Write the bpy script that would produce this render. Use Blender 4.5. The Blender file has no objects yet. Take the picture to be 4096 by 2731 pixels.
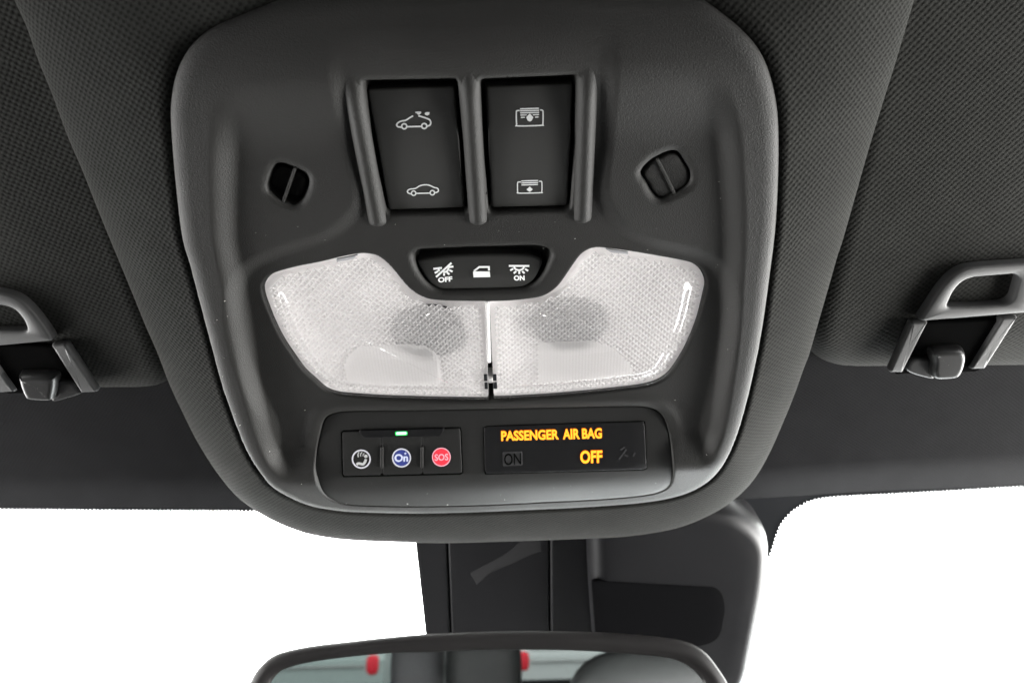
import bpy, math, random
import numpy as np
from mathutils import Matrix, Vector

random.seed(7)
rng = np.random.default_rng(7)
SC = bpy.context.scene
COL = SC.collection
R = math.radians

# ------------------------------------------------------------------ camera
# photograph: 4096 x 2731 px; focal length in those pixels
FPX, CX, CY = 2960.0, 2048.0, 1365.5
PITCH, ROLL = R(40), R(2.2)
CAM = np.array([0.0, 0.0, 1.20])
_r0 = np.array([1.0, 0, 0])
_u0 = np.array([0, -math.sin(PITCH), math.cos(PITCH)])
_f = np.array([0, math.cos(PITCH), math.sin(PITCH)])
_r = math.cos(ROLL) * _r0 - math.sin(ROLL) * _u0
_u = math.sin(ROLL) * _r0 + math.cos(ROLL) * _u0
cam_d = bpy.data.cameras.new('camera')
cam = bpy.data.objects.new('camera', cam_d)
COL.objects.link(cam)
cam_d.sensor_width = 36.0
cam_d.lens = FPX / 4096 * 36.0
cam_d.clip_start = 0.01
cam_d.clip_end = 2000
cam_d.dof.use_dof = True
cam_d.dof.focus_distance = 0.285
cam_d.dof.aperture_fstop = 14.0
m = Matrix.Identity(4)
for i in range(3):
    m[i][0] = _r[i]; m[i][1] = _u[i]; m[i][2] = -_f[i]; m[i][3] = CAM[i]
cam.matrix_world = m
SC.camera = cam

# ------------------------------------------------------------------ world and light
world = bpy.data.worlds.new('World')
SC.world = world
world.use_nodes = True
bg = world.node_tree.nodes['Background']
bg.inputs[0].default_value = (1.0, 0.988, 0.970, 1)
bg.inputs[1].default_value = 2.4
SC.render.engine = 'CYCLES'
SC.cycles.use_denoising = True
SC.cycles.max_bounces = 10
SC.cycles.transparent_max_bounces = 16
SC.cycles.sample_clamp_indirect = 6.0
SC.view_settings.view_transform = 'Standard'
SC.view_settings.look = 'None'
SC.view_settings.exposure = 3.25
SC.view_settings.gamma = 1.0


def area_light(name, loc, target, size, sizey, power, color):
    d = bpy.data.lights.new(name, 'AREA')
    d.shape = 'RECTANGLE'
    d.size = size; d.size_y = sizey
    d.energy = power; d.color = color
    o = bpy.data.objects.new(name, d)
    COL.objects.link(o)
    o.location = loc
    o.rotation_euler = (Vector(target) - Vector(loc)).to_track_quat('-Z', 'Y').to_euler()
    return o


# daylight coming in through the passenger side window and the windscreen
area_light('side_window_light', (1.05, 0.50, 1.10), (0.0, 0.25, 1.40), 0.9, 0.5, 6.5, (1.0, 0.99, 0.96))
area_light('windscreen_light', (0.45, 1.35, 1.00), (0.0, 0.3, 1.40), 1.0, 0.40, 7.5, (0.98, 0.99, 1.0))

area_light('driver_side_fill', (-1.05, 0.42, 1.12), (0.0, 0.25, 1.40), 0.6, 0.32, 2.2, (1.0, 0.99, 0.97))  # added lamp on the driver's side for a lens highlight and fill

# ------------------------------------------------------------------ console frame: x right, y rearward, z down to the viewer
TILT = PITCH - R(55)                                   # console slopes down to the front
VF = np.array([0, math.cos(TILT), math.sin(TILT)])
AX = np.array([1.0, 0, 0]); AY = -VF; AZ = np.cross(AX, AY)


def raydir(px):
    px = np.asarray(px, float)
    a = (px[..., 0] - CX) / FPX
    b = (px[..., 1] - CY) / FPX
    return _f + a[..., None] * _r - b[..., None] * _u


ORI = CAM + raydir([1920, 1080]) * 0.27
ROT = np.stack([AX, AY, AZ])                           # world -> local rows
CL = ROT @ (CAM - ORI)
MW = Matrix.Identity(4)
for i in range(3):
    MW[i][0] = AX[i]; MW[i][1] = AY[i]; MW[i][2] = AZ[i]; MW[i][3] = ORI[i]


def w2l(p):
    return ROT @ (np.asarray(p, float) - ORI)


def lray(px):
    return raydir(px) @ ROT.T


def CP(px, z=0.0):
    """pixel -> point on the console-parallel plane at local height z"""
    d = lray(px)
    t = (np.asarray(z) - CL[2]) / d[..., 2]
    return CL + t[..., None] * d


def CPF(px, F, it=14):
    p = CP(px, 0.0)
    for _ in range(it):
        p = CP(px, F(p[..., 0], p[..., 1]))
    return p


def hit(px, n, p0):
    d = lray(px)
    t = ((p0 - CL) @ n) / (d @ n)
    return CL + t[..., None] * d


# ------------------------------------------------------------------ curves and distance fields
def smooth_closed(pts, n=240, tension=0.5):
    P = np.asarray(pts, float)
    k = len(P)
    out = []
    for i in range(k):
        p0, p1, p2, p3 = P[(i - 1) % k], P[i], P[(i + 1) % k], P[(i + 2) % k]
        for t in np.linspace(0, 1, 12, endpoint=False):
            out.append(0.5 * ((2 * p1) + (p2 - p0) * t + (2 * p0 - 5 * p1 + 4 * p2 - p3) * t * t
                              + (3 * p1 - p0 - 3 * p2 + p3) * t ** 3))
    return resample(np.array(out), n)


def resample(P, n):
    Q = np.vstack([P, P[:1]])
    s = np.r_[0, np.cumsum(np.linalg.norm(np.diff(Q, axis=0), axis=1))]
    t = np.linspace(0, s[-1], n, endpoint=False)
    return np.stack([np.interp(t, s, Q[:, i]) for i in range(P.shape[1])], 1)


def resample_open(P, n):
    P = np.asarray(P, float)
    s = np.r_[0, np.cumsum(np.linalg.norm(np.diff(P, axis=0), axis=1))]
    t = np.linspace(0, s[-1], n)
    return np.stack([np.interp(t, s, P[:, i]) for i in range(P.shape[1])], 1)


def smooth_open(P, n):
    P = np.asarray(P, float)
    Q = np.vstack([2 * P[0] - P[1], P, 2 * P[-1] - P[-2]])
    out = []
    for i in range(1, len(Q) - 2):
        p0, p1, p2, p3 = Q[i - 1], Q[i], Q[i + 1], Q[i + 2]
        for t in np.linspace(0, 1, 12, endpoint=False):
            out.append(0.5 * ((2 * p1) + (p2 - p0) * t + (2 * p0 - 5 * p1 + 4 * p2 - p3) * t * t
                              + (3 * p1 - p0 - 3 * p2 + p3) * t ** 3))
    out.append(Q[-2])
    return resample_open(np.array(out), n)


def round_poly(pts, r, n=120):
    """polygon with rounded corners (radius in the same unit as pts)"""
    P = np.asarray(pts, float)
    k = len(P)
    rr = r if np.ndim(r) else [r] * k
    out = []
    for i in range(k):
        a, b, c = P[i - 1], P[i], P[(i + 1) % k]
        u = (a - b) / np.linalg.norm(a - b); v = (c - b) / np.linalg.norm(c - b)
        L = min(rr[i], 0.49 * np.linalg.norm(a - b), 0.49 * np.linalg.norm(c - b))
        s, e = b + u * L, b + v * L
        for t in np.linspace(0, 1, 8):
            out.append((1 - t) ** 2 * s + 2 * t * (1 - t) * b + t * t * e)
    return resample(np.array(out), n)


def sdf(X, Y, poly, near=False):
    """signed distance, positive inside"""
    shp = X.shape
    p = np.stack([X.ravel(), Y.ravel()], 1)
    poly = poly[:, :2]
    A = poly; B = np.roll(poly, -1, 0)
    if not near and len(p) * len(A) < 3e6:
        AB = B - A
        PA = p[:, None, :] - A[None]
        t = np.clip((PA * AB).sum(2) / np.maximum((AB * AB).sum(1), 1e-18), 0, 1)
        dv = PA - t[..., None] * AB
        dmin = np.sqrt((dv * dv).sum(2).min(1))
        dy = np.where(AB[:, 1] == 0, 1e-18, AB[:, 1])
        c = ((A[:, 1] > p[:, 1:]) != (B[:, 1] > p[:, 1:])) & (p[:, :1] < AB[:, 0] * (p[:, 1:] - A[:, 1]) / dy + A[:, 0])
        return (dmin * np.where(c.sum(1) % 2 == 1, 1, -1)).reshape(shp)
    best = np.full(len(p), 1e9); ins = np.zeros(len(p), bool)
    npt = np.zeros_like(p)
    for a, b in zip(A, B):
        ab = b - a
        t = np.clip(((p - a) @ ab) / max(ab @ ab, 1e-18), 0, 1)
        q = a + t[:, None] * ab
        d = (p[:, 0] - q[:, 0]) ** 2 + (p[:, 1] - q[:, 1]) ** 2
        mk = d < best
        best[mk] = d[mk]
        if near:
            npt[mk] = q[mk]
        if a[1] != b[1]:
            c = ((a[1] > p[:, 1]) != (b[1] > p[:, 1])) & \
                (p[:, 0] < (b[0] - a[0]) * (p[:, 1] - a[1]) / (b[1] - a[1]) + a[0])
            ins ^= c
    d = np.sqrt(best) * np.where(ins, 1, -1)
    if near:
        return d.reshape(shp), npt.reshape(shp + (2,))
    return d.reshape(shp)


def sstep(x):
    x = np.clip(x, 0, 1)
    return x * x * (3 - 2 * x)


def softplus(s, w):
    return 0.5 * (s + np.sqrt(s * s + w * w))


# ------------------------------------------------------------------ materials
def newmat(name):
    mt = bpy.data.materials.new(name)
    mt.use_nodes = True
    return mt, mt.node_tree.nodes, mt.node_tree.links, mt.node_tree.nodes['Principled BSDF']


def plastic(name, col, rough=0.5, grain=0.25, gscale=1500.0, spec=0.25, mottling=0.12):
    mt, N, L, b = newmat(name)
    tc = N.new('ShaderNodeTexCoord')
    nz = N.new('ShaderNodeTexNoise'); nz.inputs['Scale'].default_value = gscale
    nz.inputs['Detail'].default_value = 3
    L.new(tc.outputs['Object'], nz.inputs['Vector'])
    bp = N.new('ShaderNodeBump'); bp.inputs['Strength'].default_value = grain
    bp.inputs['Distance'].default_value = 0.0004
    L.new(nz.outputs['Fac'], bp.inputs['Height'])
    L.new(bp.outputs['Normal'], b.inputs['Normal'])
    n2 = N.new('ShaderNodeTexNoise'); n2.inputs['Scale'].default_value = 35
    n2.inputs['Detail'].default_value = 5
    L.new(tc.outputs['Object'], n2.inputs['Vector'])
    rp = N.new('ShaderNodeMapRange')
    rp.inputs[3].default_value = rough - 0.05; rp.inputs[4].default_value = rough + 0.07
    L.new(n2.outputs['Fac'], rp.inputs[0]); L.new(rp.outputs[0], b.inputs['Roughness'])
    mx = N.new('ShaderNodeMixRGB'); mx.blend_type = 'MIX'
    mx.inputs[1].default_value = tuple(c * (1 - mottling) for c in col) + (1,)
    mx.inputs[2].default_value = tuple(c * (1 + mottling) for c in col) + (1,)
    L.new(n2.outputs['Fac'], mx.inputs[0]); L.new(mx.outputs[0], b.inputs['Base Color'])
    b.inputs['Specular IOR Level'].default_value = spec
    return mt


def fabric(name, col, coord='Object', sheen=0.025, pitch=0.00138, row=0.00124, rot=-0.10, depth=0.00020, dark=0.45):
    """staggered open weave: raised loops with small dark holes between"""
    mt, N, L, b = newmat(name)
    tc = N.new('ShaderNodeTexCoord')
    mp = N.new('ShaderNodeMapping'); mp.inputs['Rotation'].default_value = (0, 0, rot)
    L.new(tc.outputs[coord], mp.inputs['Vector'])
    nz = N.new('ShaderNodeTexNoise'); nz.inputs['Scale'].default_value = 260; nz.inputs['Detail'].default_value = 2
    L.new(mp.outputs[0], nz.inputs['Vector'])
    vm = N.new('ShaderNodeVectorMath'); vm.operation = 'SUBTRACT'; vm.inputs[1].default_value = (.5, .5, .5)
    L.new(nz.outputs['Color'], vm.inputs[0])
    vs = N.new('ShaderNodeVectorMath'); vs.operation = 'SCALE'; vs.inputs['Scale'].default_value = pitch * 0.85
    L.new(vm.outputs[0], vs.inputs[0])
    va = N.new('ShaderNodeVectorMath'); va.operation = 'ADD'
    L.new(mp.outputs[0], va.inputs[0]); L.new(vs.outputs[0], va.inputs[1])
    sp = N.new('ShaderNodeSeparateXYZ'); L.new(va.outputs[0], sp.inputs[0])

    def mth(op, a, bb=None):
        nd = N.new('ShaderNodeMath'); nd.operation = op
        for i, v in enumerate((a, bb)):
            if v is None: continue
            if isinstance(v, (int, float)): nd.inputs[i].default_value = v
            else: L.new(v, nd.inputs[i])
        return nd.outputs[0]
    cx = mth('COSINE', mth('MULTIPLY', sp.outputs[0], math.pi / pitch * 2))
    cy = mth('COSINE', mth('MULTIPLY', sp.outputs[1], math.pi / row))
    sx = mth('SINE', mth('MULTIPLY', sp.outputs[0], math.pi / pitch))
    sy = mth('SINE', mth('MULTIPLY', sp.outputs[1], math.pi / row))
    c0 = mth('COSINE', mth('MULTIPLY', sp.outputs[0], math.pi / pitch))
    prod = mth('MULTIPLY', c0, cy)                       # staggered lattice -1..1
    h = mth('MULTIPLY', mth('ADD', prod, 1.0), 0.5)
    hp = mth('POWER', h, 0.7)
    # fine thread on top of the loops
    wv = mth('SINE', mth('MULTIPLY', mth('ADD', sp.outputs[0], mth('MULTIPLY', sp.outputs[1], 0.7)), math.pi * 7 / pitch))
    hh = mth('ADD', hp, mth('MULTIPLY', wv, 0.05))
    fz = N.new('ShaderNodeTexNoise'); fz.inputs['Scale'].default_value = 2600; fz.inputs['Detail'].default_value = 2
    L.new(tc.outputs['Object'], fz.inputs['Vector'])
    hh = mth('ADD', hh, mth('MULTIPLY', fz.outputs['Fac'], 0.25))
    bp = N.new('ShaderNodeBump'); bp.inputs['Strength'].default_value = 1.0
    bp.inputs['Distance'].default_value = depth
    L.new(hh, bp.inputs['Height']); L.new(bp.outputs['Normal'], b.inputs['Normal'])
    mr = N.new('ShaderNodeMapRange'); mr.inputs[1].default_value = 0.05; mr.inputs[2].default_value = 0.55
    L.new(h, mr.inputs[0])
    n3 = N.new('ShaderNodeTexNoise'); n3.inputs['Scale'].default_value = 60; n3.inputs['Detail'].default_value = 4
    L.new(tc.outputs['Object'], n3.inputs['Vector'])
    m1 = N.new('ShaderNodeMixRGB')
    m1.inputs[1].default_value = tuple(c * dark for c in col) + (1,)  # weave holes and the shade inside them darkened in the colour
    m1.inputs[2].default_value = tuple(col) + (1,)
    L.new(mr.outputs[0], m1.inputs[0])
    m2 = N.new('ShaderNodeMixRGB'); m2.blend_type = 'MULTIPLY'; m2.inputs[0].default_value = 0.45
    L.new(m1.outputs[0], m2.inputs[1]); L.new(n3.outputs['Fac'], m2.inputs[2])
    L.new(m2.outputs[0], b.inputs['Base Color'])
    b.inputs['Roughness'].default_value = 0.85
    b.inputs['Specular IOR Level'].default_value = 0.03
    b.inputs['Sheen Weight'].default_value = sheen
    b.inputs['Sheen Roughness'].default_value = 0.5
    return mt


def plain(name, col, rough=0.5, spec=0.5, emit=None, es=0.0, metal=0.0):
    mt, N, L, b = newmat(name)
    tc = N.new('ShaderNodeTexCoord')
    nz = N.new('ShaderNodeTexNoise'); nz.inputs['Scale'].default_value = 400
    L.new(tc.outputs['Object'], nz.inputs['Vector'])
    mx = N.new('ShaderNodeMixRGB')
    mx.inputs[1].default_value = tuple(c * 0.93 for c in col) + (1,)
    mx.inputs[2].default_value = tuple(min(1, c * 1.05) for c in col) + (1,)
    L.new(nz.outputs['Fac'], mx.inputs[0]); L.new(mx.outputs[0], b.inputs['Base Color'])
    b.inputs['Roughness'].default_value = rough
    b.inputs['Specular IOR Level'].default_value = spec
    b.inputs['Metallic'].default_value = metal
    if emit:
        b.inputs['Emission Color'].default_value = tuple(emit) + (1,)
        b.inputs['Emission Strength'].default_value = es
    return mt


def two_sided_fresnel(N, L, ior):
    fr = N.new('ShaderNodeFresnel')
    ge = N.new('ShaderNodeNewGeometry')
    mr = N.new('ShaderNodeMapRange'); mr.inputs[3].default_value = ior; mr.inputs[4].default_value = 1.0 / ior
    L.new(ge.outputs['Backfacing'], mr.inputs[0])
    L.new(mr.outputs[0], fr.inputs['IOR'])
    return fr


def thin_glass(name, tint=(1, 1, 1), refl=1.0, rough=0.0, milk=0.0):
    mt = bpy.data.materials.new(name); mt.use_nodes = True
    N, L = mt.node_tree.nodes, mt.node_tree.links
    N.remove(N['Principled BSDF'])
    tr = N.new('ShaderNodeBsdfTransparent'); tr.inputs[0].default_value = tuple(tint) + (1,)
    gl = N.new('ShaderNodeBsdfGlossy'); gl.inputs['Roughness'].default_value = rough
    gl.inputs['Color'].default_value = (refl, refl, refl, 1)
    fr = two_sided_fresnel(N, L, 1.5)
    mx = N.new('ShaderNodeMixShader')
    L.new(fr.outputs[0], mx.inputs[0])
    base = tr.outputs[0]
    if milk > 0:
        df = N.new('ShaderNodeBsdfTranslucent'); df.inputs[0].default_value = (0.9, 0.88, 0.88, 1)
        d2 = N.new('ShaderNodeBsdfDiffuse'); d2.inputs[0].default_value = (0.85, 0.83, 0.83, 1)
        md = N.new('ShaderNodeMixShader'); md.inputs[0].default_value = 0.5
        L.new(df.outputs[0], md.inputs[1]); L.new(d2.outputs[0], md.inputs[2])
        mm = N.new('ShaderNodeMixShader'); mm.inputs[0].default_value = milk
        L.new(tr.outputs[0], mm.inputs[1]); L.new(md.outputs[0], mm.inputs[2])
        base = mm.outputs[0]
    L.new(base, mx.inputs[1]); L.new(gl.outputs[0], mx.inputs[2])
    L.new(mx.outputs[0], N['Material Output'].inputs[0])
    return mt


def prism_mat(name, trans=0.5):
    mt = bpy.data.materials.new(name); mt.use_nodes = True
    N, L = mt.node_tree.nodes, mt.node_tree.links
    N.remove(N['Principled BSDF'])
    rf = N.new('ShaderNodeBsdfRefraction'); rf.inputs['IOR'].default_value = 1.4
    rf.inputs['Roughness'].default_value = 0.2
    df = N.new('ShaderNodeBsdfDiffuse'); df.inputs[0].default_value = (0.97, 0.955, 0.955, 1)
    tl = N.new('ShaderNodeBsdfTranslucent'); tl.inputs[0].default_value = (0.97, 0.955, 0.955, 1)
    tr = N.new('ShaderNodeBsdfTransparent')
    md = N.new('ShaderNodeMixShader'); md.inputs[0].default_value = 0.4
    L.new(df.outputs[0], md.inputs[1]); L.new(tl.outputs[0], md.inputs[2])
    mr = N.new('ShaderNodeMixShader'); mr.inputs[0].default_value = 0.55
    L.new(rf.outputs[0], mr.inputs[1]); L.new(tr.outputs[0], mr.inputs[2])
    mx = N.new('ShaderNodeMixShader'); mx.inputs[0].default_value = trans
    L.new(md.outputs[0], mx.inputs[1]); L.new(mr.outputs[0], mx.inputs[2])
    gl = N.new('ShaderNodeBsdfGlossy'); gl.inputs['Roughness'].default_value = 0.3
    fr = two_sided_fresnel(N, L, 1.4)
    m3 = N.new('ShaderNodeMixShader')
    L.new(fr.outputs[0], m3.inputs[0]); L.new(mx.outputs[0], m3.inputs[1]); L.new(gl.outputs[0], m3.inputs[2])
    L.new(m3.outputs[0], N['Material Output'].inputs[0])
    return mt


M = {}
M['plastic'] = plastic('grained_black_plastic', (0.0112, 0.0110, 0.0102), 0.58, 0.50, 2000, 0.26)
M['button'] = plastic('button_plastic', (0.023, 0.023, 0.022), 0.55, 0.12, 2600)
M['dark'] = plastic('dark_plastic', (0.009, 0.009, 0.010), 0.45, 0.12, 1800)
M['pod'] = plastic('pod_plastic', (0.0125, 0.0125, 0.0120), 0.48, 0.22, 1800)
M['display'] = plastic('display_plastic', (0.005, 0.005, 0.0055), 0.40, 0.05, 1800)
M['clip'] = plastic('grey_clip_plastic', (0.060, 0.060, 0.060), 0.5, 0.2, 1800)
M['hook'] = plastic('black_hook_plastic', (0.008, 0.008, 0.008), 0.33, 0.05, 1800)
M['cover'] = plastic('sensor_cover_plastic', (0.008, 0.008, 0.009), 0.42, 0.15, 1500)
M['mirror_frame'] = plastic('mirror_frame_plastic', (0.016, 0.015, 0.015), 0.4, 0.2, 1500)
M['frit'] = plastic('black_frit', (0.012, 0.013, 0.015), 0.35, 0.02, 800)
M['hump'] = fabric('shroud_fabric', (0.0265, 0.0268, 0.0248), 'UV')
M['visor'] = fabric('visor_fabric', (0.029, 0.0292, 0.0268), rot=-0.18)
M['roof'] = fabric('headliner_fabric', (0.015, 0.015, 0.016), sheen=0.0, pitch=0.0011, row=0.0010, depth=0.00010, dark=0.75)
M['print'] = plain('white_print', (0.88, 0.89, 0.89), 0.6, 0.3)
M['print_grey'] = plain('grey_print', (0.50, 0.51, 0.51), 0.6, 0.3)
M['print_dim'] = plain('dim_print', (0.026, 0.026, 0.027), 0.6, 0.3)
M['ring'] = plain('ring_print', (0.62, 0.62, 0.68), 0.5, 0.3)
M['blue'] = plain('blue_print', (0.030, 0.045, 0.22), 0.5, 0.3)
M['bluetext'] = plain('pale_blue_print', (0.60, 0.64, 0.85), 0.5, 0.3)
M['red'] = plain('red_print', (0.85, 0.035, 0.06), 0.5, 0.3)
M['pink'] = plain('pink_print', (0.85, 0.42, 0.50), 0.5, 0.3)
M['amber'] = plain('amber_light', (0.3, 0.1, 0.0), 0.5, 0.3, (1.0, 0.37, 0.025), 0.20)
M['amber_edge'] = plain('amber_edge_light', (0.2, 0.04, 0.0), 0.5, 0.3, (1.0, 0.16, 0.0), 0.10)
M['green'] = plain('green_light', (0.1, 0.4, 0.1), 0.5, 0.3, (0.45, 1.0, 0.62), 0.28)
M['green_edge'] = plain('green_edge_light', (0.02, 0.3, 0.05), 0.5, 0.3, (0.0, 0.85, 0.12), 0.095)
M['housing'] = plain('white_reflector', (0.95, 0.93, 0.93), 0.45, 0.4)
M['socket'] = plain('dark_bulb_socket', (0.010, 0.011, 0.013), 0.3, 0.5)
M['lens'] = thin_glass('clear_lens', (0.99, 0.985, 0.985), 1.0, 0.02, 0.05)
M['prism'] = prism_mat('prism_sheet')
M['pad'] = thin_glass('frosted_window', (0.97, 0.96, 0.96), 0.6, 0.15, 0.55)
M['glass'] = thin_glass('windscreen_glass', (0.97, 0.99, 0.985), 0.35, 0.0)
M['silver'] = plain('mirror_silver', (0.86, 0.88, 0.88), 0.01, 0.5, metal=1.0)
M['residue'] = plain('adhesive_residue', (0.020, 0.020, 0.021), 0.8, 0.2)
M['void'] = plain('shade_and_print_black', (0.004, 0.004, 0.004), 1.0, 0.0)  # near-black put in for notch shade; also panel gaps and unlit lettering
M['recess'] = plain('painted_recess_shade', (0.0025, 0.0025, 0.003), 0.8, 0.04)  # shade on the sensor box put into a flat black
M['dust'] = plain('dust', (0.6, 0.6, 0.56), 0.9, 0.1)
M['asphalt'] = plastic('asphalt', (0.10, 0.10, 0.10), 0.85, 0.3, 40)


# ------------------------------------------------------------------ object helpers
def mesh_np(name, V, F):
    me = bpy.data.meshes.new(name)
    V = np.asarray(V, np.float32)
    if isinstance(F, np.ndarray) and F.ndim == 2:
        k = F.shape[1]
        me.vertices.add(len(V)); me.vertices.foreach_set('co', V.ravel())
        me.loops.add(F.size); me.loops.foreach_set('vertex_index', F.astype(np.int32).ravel())
        me.polygons.add(len(F))
        me.polygons.foreach_set('loop_start', np.arange(0, F.size, k, dtype=np.int32))
        me.polygons.foreach_set('loop_total', np.full(len(F), k, np.int32))
        me.update(calc_edges=True)
    else:
        me.from_pydata([tuple(map(float, v)) for v in V], [], [tuple(map(int, f)) for f in F])
        me.update()
    me.validate()
    return me


def shade(me, smooth=True):
    me.polygons.foreach_set('use_smooth', np.full(len(me.polygons), smooth))


ORG = {}


def thing(name, label, cat, at, group=None):
    o = bpy.data.objects.new(name, None)
    o.empty_display_size = 0.02
    COL.objects.link(o)
    at = np.asarray(at, float)
    o.matrix_world = MW @ Matrix.Translation(Vector(at))
    o['label'] = label; o['category'] = cat
    if group: o['group'] = group
    ORG[o.name] = at
    return o


def struct(name, V, F, mat, smooth=True):
    me = mesh_np(name, V, F); shade(me, smooth)
    me.materials.append(mat)
    o = bpy.data.objects.new(name, me); COL.objects.link(o)
    o.matrix_world = MW
    o['kind'] = 'structure'
    ORG[o.name] = np.zeros(3)
    return o


def part(name, V, F, mat, parent, smooth=True, label=None):
    V = np.asarray(V, float) - ORG[parent.name]
    me = mesh_np(name, V, F); shade(me, smooth)
    me.materials.append(mat)
    o = bpy.data.objects.new(name, me); COL.objects.link(o)
    o.parent = parent
    ORG[o.name] = ORG[parent.name]
    if label: o['label'] = label
    return o


def sharp(o, deg=35):
    o.data.set_sharp_from_angle(angle=R(deg))
    return o


def rings_mesh(rings, close_center=True):
    """rings: list of (n,3) arrays; faces between consecutive rings; last ring capped with fan"""
    n = len(rings[0])
    V = np.vstack(rings)
    F = []
    idx = np.arange(n); nx = (idx + 1) % n
    for k in range(len(rings) - 1):
        a = k * n
        F += [(a + i, a + j, a + n + j, a + n + i) for i, j in zip(idx, nx)]
    if close_center:
        c = len(V)
        V = np.vstack([V, rings[-1].mean(0)])
        a = (len(rings) - 1) * n
        F += [(a + i, a + j, c) for i, j in zip(idx, nx)]
    return V, F


def ensure_ccw(P):
    A = 0.5 * np.sum(P[:, 0] * np.roll(P[:, 1], -1) - np.roll(P[:, 0], -1) * P[:, 1])
    return P if A > 0 else P[::-1]


def inset(P, d):
    """inward offset of a ccw loop in xy"""
    t = np.roll(P, -1, 0) - np.roll(P, 1, 0)
    t = t[:, :2] / np.maximum(np.linalg.norm(t[:, :2], axis=1), 1e-12)[:, None]
    nrm = np.stack([-t[:, 1], t[:, 0]], 1)
    Q = P.copy(); Q[:, :2] += nrm * d
    return Q


def pad(name, outline_px, F, mat, parent, depth=0.004, bevel=0.0006, rings=6, center_px=None, label=None, local=None):
    """button-like solid: traced outline on surface z=F(x,y), rounded edge, skirt going back by depth"""
    P = CPF(np.asarray(outline_px, float), F) if local is None else local
    P = ensure_ccw(P)
    c = CPF(np.asarray([center_px], float), F)[0] if center_px is not None else P.mean(0)
    out = []
    q = P.copy(); q[:, 2] = F(P[:, 0], P[:, 1]) - depth; out.append(q)
    for a in np.linspace(0, math.pi / 2, 5):
        q = inset(P, bevel * (1 - math.cos(a)))
        q[:, 2] = F(q[:, 0], q[:, 1]) - bevel * (1 - math.sin(a))
        out.append(q)
    last = out[-1]
    for s in np.linspace(1, 0, rings + 1)[1:-1]:
        q = c + (last - c) * s
        q[:, 2] = F(q[:, 0], q[:, 1])
        out.append(q)
    V, Fc = rings_mesh(out)
    V[-1, 2] = F(V[-1:, 0], V[-1:, 1])[0]
    return part(name, V, Fc, mat, parent, True, label)


def strips(strokes, w):
    """strokes in px: list of polylines (closed if first == last) -> mitred strip quads in px"""
    Vs, Fs, lay = [], [], []
    for si, s in enumerate(strokes):
        P = np.asarray(s, float)
        closed = np.allclose(P[0], P[-1]) and len(P) > 3
        if closed: P = P[:-1]
        n = len(P)
        if closed:
            a = np.roll(P, 1, 0); b = np.roll(P, -1, 0)
        else:
            a = np.vstack([P[0], P[:-1]]); b = np.vstack([P[1:], P[-1]])
        d1 = P - a; d2 = b - P
        if not closed:
            d1[0] = d2[0]; d2[-1] = d1[-1]
        d1 /= np.linalg.norm(d1, axis=1)[:, None]; d2 /= np.linalg.norm(d2, axis=1)[:, None]
        n1 = np.stack([-d1[:, 1], d1[:, 0]], 1); n2 = np.stack([-d2[:, 1], d2[:, 0]], 1)
        mm = n1 + n2
        mm /= np.linalg.norm(mm, axis=1)[:, None]
        k = 1 / np.maximum((mm * n1).sum(1), 0.5)
        off = mm * (k * w / 2)[:, None]
        base = sum(len(v) for v in Vs)
        Vs.append(np.vstack([P + off, P - off])); lay += [si] * (2 * n)
        rngi = range(n if closed else n - 1)
        Fs += [(base + i, base + (i + 1) % n, base + n + (i + 1) % n, base + n + i) for i in rngi]
    return np.vstack(Vs), Fs, np.array(lay)


def decal(name, Vpx, F, lay, surf, mat, parent, eps=0.00015):
    P = CPF(Vpx, surf)
    P[:, 2] += eps + lay * 0.00002
    # orient faces to the viewer
    out = []
    for f in F:
        a, b, c = P[f[0]], P[f[1]], P[f[2]]
        z = (b[0] - a[0]) * (c[1] - a[1]) - (b[1] - a[1]) * (c[0] - a[0])
        out.append(f if z > 0 else f[::-1])
    return part(name, P, out, mat, parent, False)


def circle_px(cx, cy, rx, ry, n=32):
    a = np.linspace(0, 2 * math.pi, n, endpoint=False)
    return np.stack([cx + rx * np.cos(a), cy + ry * np.sin(a)], 1)


def text_px(body, quad, off=0.0, space=1.0):
    """text outlines mapped on a px quad: (left,bottom),(right,bottom),(left,top),(right,top)"""
    cu = bpy.data.curves.new('t', 'FONT'); cu.body = body; cu.offset = off
    cu.space_character = space; cu.resolution_u = 4
    ob = bpy.data.objects.new('t', cu); COL.objects.link(ob)
    dg = bpy.context.evaluated_depsgraph_get(); dg.update()
    me = bpy.data.meshes.new_from_object(ob.evaluated_get(dg))
    V = np.array([v.co[:2] for v in me.vertices]); F = [tuple(p.vertices) for p in me.polygons]
    bpy.data.objects.remove(ob); bpy.data.curves.remove(cu); bpy.data.meshes.remove(me)
    mn, mx = V.min(0), V.max(0)
    t = (V - mn) / (mx - mn)
    lb, rb, lt, rt = [np.array(q, float) for q in quad]
    a, b = t[:, :1], t[:, 1:]
    P = (1 - a) * (1 - b) * lb + a * (1 - b) * rb + (1 - a) * b * lt + a * b * rt
    return P, F


def zo(pts, ox, oy, s):
    return np.asarray(pts, float) / s + np.array([ox, oy])


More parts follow.
